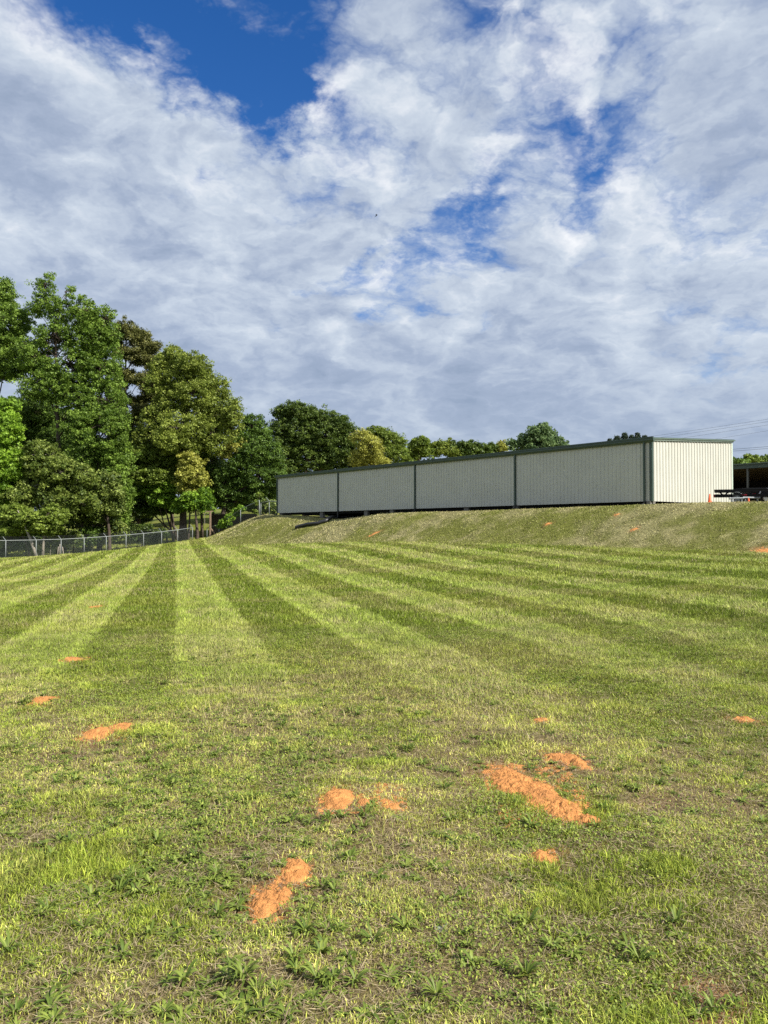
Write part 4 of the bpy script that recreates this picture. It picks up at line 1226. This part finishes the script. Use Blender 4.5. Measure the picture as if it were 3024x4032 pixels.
tree('oak_tree', 'small understory tree with pale yellow young leaves behind the fence', (406, 1168), [(412, 1002, 30, 24), (424, 1032, 26, 28), (398, 1032, 24, 28), (412, 1058, 26, 18)], 'yellow', 88.5, .13, (410, 1000), seed=7, leafsize=.16, dens=.8)
tree('maple_tree', 'bright green young maple under the pale yellow tree', (425, 1172), [(418, 1078, 32, 22), (442, 1082, 20, 22), (440, 1062, 16, 16), (395, 1092, 26, 16)], 'bright', 87.5, .24, (425, 1080), seed=8, leafsize=.16)
tree('maple_tree', 'dark leaved understory tree on a thick trunk nearest the timber post', (436, 1160), [(450, 1010, 34, 40), (452, 1060, 30, 30), (432, 975, 30, 24)], 'dark', 93, .20, (440, 1000), seed=9)
# -- understory between pine and oak on slim trunks
for i, (bx, by, lob, lf, lab) in enumerate([
    (362, 1170, [(318, 985, 40, 26), (338, 1000, 34, 22), (300, 1010, 28, 22), (330, 1030, 40, 20, -1, .1)], 'mid', 'understory tree with layered sprays on a thin leaning trunk, left of six bare stems'),
    (375, 1170, [(352, 1055, 36, 18, -1, .2), (322, 1062, 40, 18), (355, 1080, 34, 16, -1, .1)], 'bright', 'understory tree with flat bright sprays on the second stem from the left'),
    (382, 1170, [(378, 985, 44, 30), (345, 960, 30, 24), (372, 1020, 36, 26)], 'mid', 'understory tree with dull green crown close under the big oak'),
    (392, 1170, [(312, 1090, 34, 18), (345, 1098, 36, 14), (378, 1095, 26, 14, -1)], 'dark', 'low dark understory tree whose sprays hang just above the bare stems')]):
    tree('understory_tree', lab, (bx, by), lob, lf, 90.5 + i * .7, .15 if i else .09, None, seed=20 + i, leafsize=.16, group='understory trees behind the fence', flat=.4)
# -- lower left
tree('maple_tree', 'bright green bushy tree at the left edge below the tall tree', (6, 1195), [
    (4, 890, 36, 38, 0, .2), (16, 935, 34, 38, -1, .25), (-10, 990, 48, 46, 0, .2), (22, 1000, 34, 40, -1, .2), (8, 1055, 44, 40, 0, .1), (-20, 1080, 40, 40)], 'bright', 80, .2, (4, 900), seed=30, leafsize=.17)
tree('hackberry_tree', 'tree with a pale slim forked trunk and dull green leaves at the left', (92, 1188), [
    (92, 985, 44, 34), (70, 1020, 40, 34), (125, 1018, 44, 34), (100, 1050, 50, 30), (150, 1060, 34, 28), (50, 1075, 36, 28, -1), (176, 1025, 34, 30, -.5), (128, 1078, 40, 26, -1), (182, 1085, 30, 24, -1)], 'red', 79.5, .15, (100, 1000), bark='palebark', seed=31, leafsize=.16, gap=.25, dens=.8, twigs=.5)
tree('maple_tree', 'leafy sapling bending over the left fence with bright layered leaves', (66, 1196), [(28, 1108, 36, 18, 0, .2), (70, 1120, 40, 20, -.6, .2), (112, 1112, 34, 22, -.5, .15), (95, 1140, 34, 14, -.6, .1), (30, 1140, 36, 18)], 'mid', 76.5, .09, None, seed=32, leafsize=.15, flat=.4)
for i, (bx, lob, lab) in enumerate([
    (236, [(228, 1045, 30, 32), (244, 1085, 28, 30), (222, 1105, 26, 28), (240, 1128, 22, 22)], 'ivy covered trunk in the shade, right one of the ivy covered pair'),
    (182, [(178, 1050, 30, 34), (165, 1085, 30, 26), (192, 1100, 26, 28), (176, 1128, 28, 18)], 'ivy covered trunk in the shade, left one of the ivy covered pair')]):
    tree('ivy_covered_tree', lab, (bx, 1180), lob, 'ivy', 82.5 + i, .22, (bx - 4, 1052), seed=33 + i, leafsize=.15, dens=.9, group='ivy covered trunks', gap=.2)
tree('dogwood_tree', 'small shaded dogwood with a patch of whitish blossom leaves behind the fence', (158, 1180), [(155, 1108, 20, 12, -1), (140, 1090, 26, 14), (172, 1090, 24, 14)], 'ivy', 84, .07, None, seed=36, leafsize=.15, flat=.4)
tree('holly_tree', 'dark bushy evergreen in the gap left of the pine', (85, 1170), [(75, 885, 52, 36), (120, 960, 60, 50), (50, 945, 44, 44), (150, 1000, 50, 50), (258, 850, 22, 60), (262, 930, 30, 50)], 'dark', 98, .25, None, seed=37)
# -- second row, closing the wood
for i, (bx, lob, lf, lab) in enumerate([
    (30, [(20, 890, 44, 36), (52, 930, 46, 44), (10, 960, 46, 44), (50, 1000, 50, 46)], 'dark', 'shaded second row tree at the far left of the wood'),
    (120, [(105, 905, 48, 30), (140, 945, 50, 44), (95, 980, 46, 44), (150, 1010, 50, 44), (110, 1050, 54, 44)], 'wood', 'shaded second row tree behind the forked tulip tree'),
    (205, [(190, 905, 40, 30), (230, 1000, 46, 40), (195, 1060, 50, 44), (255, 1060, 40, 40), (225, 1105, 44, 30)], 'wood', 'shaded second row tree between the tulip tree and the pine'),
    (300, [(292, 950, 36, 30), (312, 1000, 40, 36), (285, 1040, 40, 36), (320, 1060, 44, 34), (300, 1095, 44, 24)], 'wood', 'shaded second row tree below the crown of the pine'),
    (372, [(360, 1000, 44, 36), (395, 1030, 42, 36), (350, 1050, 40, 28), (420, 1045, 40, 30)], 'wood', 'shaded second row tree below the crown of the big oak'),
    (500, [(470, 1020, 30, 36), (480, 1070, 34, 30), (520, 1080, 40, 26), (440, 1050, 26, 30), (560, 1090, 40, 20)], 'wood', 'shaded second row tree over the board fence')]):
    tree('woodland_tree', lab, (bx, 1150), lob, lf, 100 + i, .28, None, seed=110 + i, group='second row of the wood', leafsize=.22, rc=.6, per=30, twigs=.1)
# -- right of the oak
tree('water_oak_tree', 'dense dark green tree between the big oak and the round tree', (470, 1128), [
    (545, 918, 26, 22), (522, 950, 30, 26), (565, 940, 26, 26), (548, 975, 46, 36), (585, 985, 30, 36), (520, 1005, 36, 36), (565, 1025, 46, 36), (600, 1040, 24, 36), (520, 1055, 44, 30), (565, 1068, 40, 26), (480, 1040, 26, 34), (488, 1085, 26, 18)],
    'dark', 92, .36, (520, 960), seed=40)
tree('water_oak_tree', 'big round dark green tree rising behind the far end of the cream building', (660, 1100), [
    (612, 892, 26, 20), (640, 885, 28, 20), (668, 898, 34, 22), (700, 905, 32, 24), (730, 918, 30, 26), (755, 940, 22, 26), (610, 930, 32, 34), (650, 935, 42, 36), (700, 945, 44, 36), (740, 965, 34, 34), (620, 975, 40, 38), (670, 985, 48, 40), (725, 1000, 44, 36), (615, 1020, 34, 36), (768, 990, 22, 40)],
    'elm', 102, .42, (665, 920), seed=41)
tree('oak_tree', 'yellow green oak in front of the round dark tree, above the building roof', (796, 1080), [(785, 950, 22, 24), (800, 968, 28, 26), (780, 990, 26, 30), (812, 992, 22, 18), (828, 998, 14, 10, -1, .15)], 'yellow', 98, .2, (792, 955), seed=42, spread=.2)
tree('hickory_tree', 'mid green tree with a leaning top to the right of the yellow oak', (846, 1070), [(812, 932, 24, 14), (838, 945, 26, 18), (856, 962, 24, 24), (866, 985, 20, 18), (836, 975, 24, 22), (880, 996, 10, 10)], 'mid', 106, .22, (840, 945), seed=43)
far = [
    (906, [(904, 958, 22, 18), (918, 970, 20, 18), (894, 980, 16, 20)], 'mid', 'round olive tree on the skyline, left of a dip in the row'),
    (955, [(948, 968, 22, 16), (968, 966, 18, 16), (980, 978, 16, 12)], 'oak', 'low olive oak on the skyline to the right of the round olive tree'),
    (1010, [(1000, 966, 22, 14), (1022, 968, 20, 14), (1010, 978, 26, 14)], 'elm', 'low dark green tree on the skyline in the middle of the far row'),
    (1050, [(1044, 972, 18, 12), (1062, 968, 14, 11)], 'elm', 'small dark green tree on the skyline at the right end of the far row'),
    (1082, [(1082, 968, 14, 14), (1072, 978, 14, 9)], 'yellow', 'small yellowish tree on the skyline just left of the silvery green tree')]
for i, (bx, lob, lf, lab) in enumerate(far):
    tree('broadleaf_tree', lab, (bx, 1060), lob, lf, 112 + i, .22, None, seed=50 + i, group='low trees on the skyline', leafsize=.2)
tree('silver_maple_tree', 'silvery green tree standing up behind the middle of the roof', (1160, 1050), [
    (1174, 930, 18, 14), (1160, 938, 22, 18), (1186, 944, 22, 18), (1140, 952, 22, 16), (1170, 962, 34, 18), (1205, 956, 18, 16), (1118, 960, 20, 12), (1216, 966, 14, 10)], 'blue', 76, .22, (1168, 935), seed=56, leafsize=.15, rc=.5, gap=.15)
# -- conifer tops over the near end of the roof
def spruce(x, ytop, wbase, Y, seed, lab):
    r = np.random.default_rng(seed); tp = Q(x, ytop, Y); g_ = float(H(tp[0], tp[1], rough=False)); h = tp[2] - g_
    root = empty('spruce_tree', (tp[0], tp[1], g_)); tag(root, lab, 'tree', 'conifer tops behind the roof')
    cl = []; m = MB(); m.tube([(0, 0, -.1), (0, 0, h * .6), (0, 0, h)], [.13, .08, .012], 6)
    z = h - .08
    while z > 1.0:
        t = (h - z); n = 6
        Lb = min(.07 + t * wbase * .62, 1.3)
        a0 = r.uniform(0, 6)
        for k in range(n):
            a = a0 + 6.283 * k / n + r.normal(0, .15); L = Lb * r.uniform(.75, 1.15)
            e = np.array([math.cos(a) * L, math.sin(a) * L, z + .55 * L])
            m.tube([(0, 0, z), e], [.02, .008], 4, False)
            for s in np.linspace(.25, 1, max(3, int(L / .12))): cl.append(np.array([0, 0, z]) * (1 - s) + e * s)
        z -= .17 + .08 * min(t, 2)
    cl = np.array(cl)
    V, va = leaves(cl, .10, 26, .13, .7, r, 0, .2, True)
    link(bpy.data.objects.new('crown', raw_mesh('crown', V, np.arange(len(V)), np.full(len(V) // 3, 3), [LEAF['spruce']], value=va)), root)
    m.build('trunk', M['bark'], root)
for i, (x, y, w, lab) in enumerate([(1333, 943, .75, 'dark conifer top over the roof, widest and second from the left'), (1349, 936, .62, 'dark conifer top over the roof, tallest, third from the left'), (1364, 940.5, .42, 'dark conifer top over the roof, narrow one in the middle'),
                                    (1377, 936, .55, 'dark conifer top over the roof, tall one second from the right'), (1393, 941.5, .4, 'dark conifer top over the roof, smallest, nearest the corner'), (1317, 948.5, .5, 'dark conifer tip just showing over the roof, leftmost')]):
    spruce(x, y, w, 58 + (i % 3) * 1.5, 300 + i, lab)
# -- tree tops over the open shed
for i, (bx, lob, lf, lab) in enumerate([(1600, [(1592, 996, 16, 7), (1606, 1000, 14, 6)], 'dark', 'low dark tree top over the open shed roof beside the cream building'),
                                        (1622, [(1622, 991, 15, 10), (1630, 996, 14, 8), (1612, 997, 10, 6)], 'mid', 'light green tree top over the open shed roof'),
                                        (1655, [(1648, 993, 13, 8), (1664, 990, 16, 10), (1685, 990, 20, 14)], 'elm', 'dark tree top over the open shed roof at the right edge')]):
    tree('broadleaf_tree', lab, (bx, 1060), lob, lf, 95 + i * 2, .2, None, seed=60 + i, group='tree tops over the open shed', leafsize=.17, rc=.45)

# -- scrub along the fence
for i, (x, y, rx, ry, lf, lab) in enumerate([
    (8, 1172, 34, 24, 'mid', 'leafy scrub behind the fence at the far left'), (52, 1168, 26, 22, 'dark', 'dark scrub behind the fence beside the leaning dead trunk'), (108, 1160, 30, 26, 'mid', 'green bush behind the second bay of the fence past the dead trunk'),
    (150, 1165, 26, 20, 'ivy', 'low shaded scrub behind the fence under the dogwood'), (198, 1160, 30, 22, 'dark', 'dark scrub behind the fence below the left ivy covered trunk'), (248, 1152, 30, 26, 'ivy', 'viny scrub behind the fence below the right ivy covered trunk'),
    (300, 1152, 28, 18, 'wood', 'dark low scrub behind the fence near the pine foot'), (338, 1155, 20, 14, 'wood', 'small dark scrub at the left of the bare stems')]):
    tree('shrub', lab, (x, y + ry), [(x, y, rx, ry), (x + 12, y - ry * .4, rx * .6, ry * .7), (x - 14, y - ry * .1, rx * .6, ry * .7)], lf, 78 + i * 1.3, .05, None, bark='palebark', seed=70 + i, leafsize=.14, rc=.4, group='scrub along the fence', cat='shrub', limbs=True, dens=.8, twigs=.6)
# vine climbing where the fence meets the bank, and yellow leaves at the corner post
tree('vine', 'bright green vine sprawling over the fence at the foot of the bank', (492, 1145), [(487, 1128, 10, 9), (497, 1118, 10, 8), (508, 1108, 10, 8), (520, 1098, 10, 7), (480, 1134, 9, 7)], 'bright', 84.5, .03, (515, 1100), seed=90, leafsize=.13, rc=.3, cat='vine', limbs=False, per=30)
tree('vine', 'small vine hanging on the corner post of the fence', (560, 1112), [(562, 1067, 6, 3), (554, 1086, 3, 7), (551, 1102, 3, 5)], 'mid', 74.5, .03, (561, 1068), seed=91, leafsize=.12, rc=.28, cat='vine', limbs=False, per=30)
tree('shrub', 'dim brush behind the short fence beside the building end', (578, 1112), [(578, 1090, 16, 14), (590, 1098, 14, 12)], 'ivy', 78, .04, None, seed=92, leafsize=.13, rc=.35, cat='shrub')

# dead leaning trunk behind the left fence, broken pale stubs at a post
def stick(name, pts, rad, lab, cat, Y, mat='dead', group=None):
    W_ = [Q(x, y, Y) for x, y in pts]; W_[0] = np.array([W_[0][0], W_[0][1], gz_at(W_[0]) - .05])
    o = MB(); o.tube([w - W_[0] for w in W_], rad, 8); o = o.build(name, M[mat], None, True); o.location = W_[0]; tag(o, lab, cat, group); return o
stick('dead_trunk', [(80, 1198), (66, 1165), (56, 1142), (48, 1120), (38, 1102)], [.17, .14, .09, .06, .035], 'leaning dead pale trunk behind the left fence', 'dead tree', 75.5)
for x, dx, lab in [(124, 2, 'thin pale broken stick leaning left by a fence post'), (129.5, 0, 'upright pale broken stake at a fence post'), (138, -3, 'pale broken stake leaning right by a fence post')]:
    stick('broken_stake', [(x, 1194), (x + dx, 1175 if dx == 0 else 1181)], [.045, .03], lab, 'stake', 74.6, 'dead', 'broken stakes at the fence')

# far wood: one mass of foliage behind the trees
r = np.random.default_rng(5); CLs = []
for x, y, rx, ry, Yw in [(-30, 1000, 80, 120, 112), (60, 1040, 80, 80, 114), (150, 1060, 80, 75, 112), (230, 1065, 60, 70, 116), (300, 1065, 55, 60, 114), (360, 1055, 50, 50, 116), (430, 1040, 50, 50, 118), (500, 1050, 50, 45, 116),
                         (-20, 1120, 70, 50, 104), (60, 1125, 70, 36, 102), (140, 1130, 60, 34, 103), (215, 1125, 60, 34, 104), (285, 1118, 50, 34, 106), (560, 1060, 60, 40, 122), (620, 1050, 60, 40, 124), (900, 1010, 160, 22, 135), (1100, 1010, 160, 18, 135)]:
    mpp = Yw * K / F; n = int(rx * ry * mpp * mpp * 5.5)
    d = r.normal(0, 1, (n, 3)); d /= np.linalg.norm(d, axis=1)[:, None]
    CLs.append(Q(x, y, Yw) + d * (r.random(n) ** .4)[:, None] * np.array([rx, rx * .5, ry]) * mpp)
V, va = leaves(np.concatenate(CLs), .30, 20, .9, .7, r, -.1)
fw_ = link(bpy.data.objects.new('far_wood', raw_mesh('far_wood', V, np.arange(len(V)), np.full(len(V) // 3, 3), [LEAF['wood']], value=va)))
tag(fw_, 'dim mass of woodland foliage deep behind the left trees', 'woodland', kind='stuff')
#PART4

# ------------------------------------------------------------------ camera
cam = bpy.data.cameras.new('camera'); cam.sensor_fit = 'VERTICAL'; cam.sensor_height = 40.32; cam.lens = F / 100; cam.clip_end = 4000; cam.clip_start = .05
co = link(bpy.data.objects.new('camera', cam)); co.location = EYE; co.rotation_euler = (math.pi / 2 + PITCH, 0, 0)
SC.camera = co

# ------------------------------------------------------------------ sun and sky
SUN = Vector((.80, -.50, .82)).normalized()
sl = bpy.data.lights.new('sun', 'SUN'); sl.energy = 5.0; sl.angle = math.radians(.53); sl.color = (1, .95, .86)
so_ = link(bpy.data.objects.new('sun', sl)); so_.rotation_euler = SUN.to_track_quat('Z', 'Y').to_euler(); so_.location = (30, -20, 40)

w = bpy.data.worlds.new('World'); SC.world = w; w.use_nodes = True
nt = w.node_tree; nt.nodes.clear()
out = N(nt, 'ShaderNodeOutputWorld')
sky = N(nt, 'ShaderNodeTexSky', sky_type='NISHITA'); sky.sun_disc = False
sky.sun_elevation = math.asin(SUN.z); sky.sun_rotation = math.atan2(SUN.x, SUN.y); sky.altitude = 200; sky.air_density = 1.0; sky.dust_density = .3; sky.ozone_density = 3.0
def L(a, b): nt.links.new(a, b)
def math_(op, a, b=None, clamp=False):
    n = N(nt, 'ShaderNodeMath', operation=op); n.use_clamp = clamp
    for i, v in enumerate((a, b)):
        if v is None: continue
        if isinstance(v, (int, float)): n.inputs[i].default_value = v
        else: L(v, n.inputs[i])
    return n.outputs[0]
tc = N(nt, 'ShaderNodeTexCoord')
dirv = tc.outputs['Generated']
sep = N(nt, 'ShaderNodeSeparateXYZ'); L(dirv, sep.inputs[0])
zc = math_('MAXIMUM', sep.outputs['Z'], 0.0)
den = math_('ADD', zc, .30)
cx = math_('DIVIDE', sep.outputs['X'], den); cy = math_('DIVIDE', sep.outputs['Y'], den)
cmb = N(nt, 'ShaderNodeCombineXYZ'); L(cx, cmb.inputs[0]); L(cy, cmb.inputs[1])
plane = cmb.outputs[0]                     # the cloud layer, seen in perspective
def noise(vec, scale, detail, rough, dist=0, off=(0, 0, 0)):
    mp = N(nt, 'ShaderNodeMapping'); mp.inputs['Location'].default_value = off; L(vec, mp.inputs['Vector'])
    n = N(nt, 'ShaderNodeTexNoise'); n.inputs['Scale'].default_value = scale; n.inputs['Detail'].default_value = detail; n.inputs['Roughness'].default_value = rough; n.inputs['Distortion'].default_value = dist
    L(mp.outputs[0], n.inputs['Vector']); return n
# ragged edges: the cover map is looked up with a direction stirred by noise
wn = noise(plane, 2.6, 9, .62, 0, (4, 9, 0))
wsub = N(nt, 'ShaderNodeVectorMath', operation='SUBTRACT'); L(wn.outputs['Color'], wsub.inputs[0]); wsub.inputs[1].default_value = (.5, .5, .5)
wsc = N(nt, 'ShaderNodeVectorMath', operation='SCALE'); L(wsub.outputs[0], wsc.inputs[0]); wsc.inputs['Scale'].default_value = .42
wad = N(nt, 'ShaderNodeVectorMath', operation='ADD'); L(dirv, wad.inputs[0]); L(wsc.outputs[0], wad.inputs[1])
wno = N(nt, 'ShaderNodeVectorMath', operation='NORMALIZE'); L(wad.outputs[0], wno.inputs[0])
cover = None
blobs = [  # where the layer opens (-) and thickens (+): overview px, radius px, weight
    (270, 80, 330, -.20), (380, 150, 220, -.12), (540, 0, 260, -.10), (210, 200, 170, -.07), (500, 190, 140, -.07), (720, 330, 230, .15), (540, 400, 220, .10), (390, 95, 70, .13), (470, 20, 60, .09), (620, 110, 60, .08), (560, 330, 140, .08), (860, 130, 260, .20), (60, 310, 330, .20), (320, 380, 260, .14), (1560, 250, 360, .08), (1500, 60, 300, .10), (1250, 60, 200, .06),
    (760, 260, 240, -.15), (620, 340, 200, -.13), (900, 450, 190, -.12), (990, 530, 150, -.13), (1130, 380, 220, -.17), (1390, 390, 200, -.17), (1330, 230, 220, -.15), (1060, 60, 170, -.16), (830, 625, 110, -.20),
    (690, 550, 240, .09), (1400, 500, 240, .07), (500, 720, 330, .10), (1200, 720, 420, .09), (900, 850, 420, .07), (200, 540, 330, .12), (1640, 0, 200, -.08), (870, 405, 80, .08), (40, 20, 300, -.14)]
for bx, by, rp, wt in blobs:
    d = ray(bx * K, by * K); d = d / np.linalg.norm(d)
    vm = N(nt, 'ShaderNodeVectorMath', operation='DOT_PRODUCT'); L(wno.outputs[0], vm.inputs[0]); vm.inputs[1].default_value = tuple(d)
    ang = rp * K / F
    mr = N(nt, 'ShaderNodeMapRange', interpolation_type='SMOOTHERSTEP'); mr.inputs[1].default_value = math.cos(ang); mr.inputs[2].default_value = 1.0; mr.inputs[3].default_value = 0; mr.inputs[4].default_value = wt
    L(vm.outputs['Value'], mr.inputs[0])
    cover = mr.outputs[0] if cover is None else math_('ADD', cover, mr.outputs[0])
def puffs(vec, scale, off, det):
    mp = N(nt, 'ShaderNodeMapping'); mp.inputs['Location'].default_value = off; L(vec, mp.inputs['Vector'])
    v = N(nt, 'ShaderNodeTexVoronoi', feature='F1'); v.inputs['Scale'].default_value = scale
    v.inputs['Detail'].default_value = det; v.inputs['Roughness'].default_value = .54; v.inputs['Lacunarity'].default_value = 2.3
    L(mp.outputs[0], v.inputs['Vector']); return math_('SUBTRACT', 1.0, v.outputs['Distance'])
# stir the layer a little so that no cell shows
sn = noise(plane, 3.0, 6, .6, 0, (2, 2, 0))
ss_ = N(nt, 'ShaderNodeVectorMath', operation='SUBTRACT'); L(sn.outputs['Color'], ss_.inputs[0]); ss_.inputs[1].default_value = (.5, .5, .5)
sm_ = N(nt, 'ShaderNodeVectorMath', operation='SCALE'); L(ss_.outputs[0], sm_.inputs[0]); sm_.inputs['Scale'].default_value = .35
sa_ = N(nt, 'ShaderNodeVectorMath', operation='ADD'); L(plane, sa_.inputs[0]); L(sm_.outputs[0], sa_.inputs[1])
stir = sa_.outputs[0]
def layer(o1, o2, o3, d1=11, d2=4):
    a = noise(plane, 2.1, d1, .54, .2, o1).outputs['Fac']; b = puffs(stir, 4.6, o2, d2); c = noise(plane, .9, 3, .5, 0, o3).outputs['Fac']
    return math_('ADD', math_('ADD', math_('MULTIPLY', a, .78), math_('MULTIPLY', b, .36)), math_('MULTIPLY', c, .10))
O1, O2, O3 = (3.1, 1.7, 0), (1.3, 5.2, 0), (7, 2, 0)
base_ = layer(O1, O2, O3)
dens_ = math_('ADD', base_, cover)
lowband = N(nt, 'ShaderNodeMapRange', interpolation_type='SMOOTHSTEP'); lowband.inputs[1].default_value = .36; lowband.inputs[2].default_value = .06; lowband.inputs[3].default_value = 0; lowband.inputs[4].default_value = .24
L(sep.outputs['Z'], lowband.inputs[0]); dens_ = math_('ADD', dens_, lowband.outputs[0])
amt = N(nt, 'ShaderNodeMapRange', interpolation_type='SMOOTHSTEP'); amt.inputs[1].default_value = .09; amt.inputs[2].default_value = .50
L(dens_, amt.inputs[0])
# relief: sides of the cloud turned to the sun are brighter
k_ = .09
lit_ = layer((O1[0] + k_ * SUN.x, O1[1] + k_ * SUN.y, 0), (O2[0] + k_ * SUN.x, O2[1] + k_ * SUN.y, 0), O3, 6, 3)
hz_ = N(nt, 'ShaderNodeMapRange', interpolation_type='SMOOTHSTEP'); hz_.inputs[1].default_value = .04; hz_.inputs[2].default_value = .36; hz_.inputs[3].default_value = .50; hz_.inputs[4].default_value = 1.05
L(sep.outputs['Z'], hz_.inputs[0])
rel = math_('MULTIPLY', math_('SUBTRACT', base_, lit_), hz_.outputs[0])
low_ = N(nt, 'ShaderNodeMapRange', interpolation_type='SMOOTHSTEP'); low_.inputs[1].default_value = .04; low_.inputs[2].default_value = .34; low_.inputs[3].default_value = -.10; low_.inputs[4].default_value = 0
L(sep.outputs['Z'], low_.inputs[0]); rel = math_('ADD', rel, low_.outputs[0])
thick = N(nt, 'ShaderNodeMapRange'); thick.inputs[1].default_value = .30; thick.inputs[2].default_value = .85; thick.inputs[3].default_value = .68; thick.inputs[4].default_value = .47
L(dens_, thick.inputs[0])
br = math_('ADD', thick.outputs[0], rel, True)
cr = N(nt, 'ShaderNodeValToRGB'); e = cr.color_ramp.elements
e[0].position = .15; e[0].color = (.22, .29, .41, 1); e[1].position = .90; e[1].color = (.95, .96, .97, 1)
k = e.new(.42); k.color = (.37, .44, .57, 1); k = e.new(.64); k.color = (.58, .65, .74, 1)
L(br, cr.inputs[0])
bg1 = N(nt, 'ShaderNodeBackground'); bg1.inputs['Strength'].default_value = .090
hs = N(nt, 'ShaderNodeHueSaturation'); hs.inputs['Saturation'].default_value = 1.34; hs.inputs['Hue'].default_value = .512; L(sky.outputs[0], hs.inputs['Color']); L(hs.outputs[0], bg1.inputs[0])
bg2 = N(nt, 'ShaderNodeBackground'); bg2.inputs['Strength'].default_value = .70; L(cr.outputs[0], bg2.inputs[0])
mx = N(nt, 'ShaderNodeMixShader'); L(math_('MULTIPLY', amt.outputs[0], .95), mx.inputs[0]); L(bg1.outputs[0], mx.inputs[1]); L(bg2.outputs[0], mx.inputs[2])
L(mx.outputs[0], out.inputs[0])
w.cycles.sampling_method = 'MANUAL'; w.cycles.sample_map_resolution = 512

SC.view_settings.view_transform = 'Standard'; SC.view_settings.look = 'None'; SC.view_settings.exposure = .64; SC.view_settings.gamma = 1; SC.view_settings.use_curve_mapping = False
SC.cycles.max_bounces = 6; SC.cycles.transparent_max_bounces = 12; SC.cycles.diffuse_bounces = 3
SC.cycles.use_denoising = False
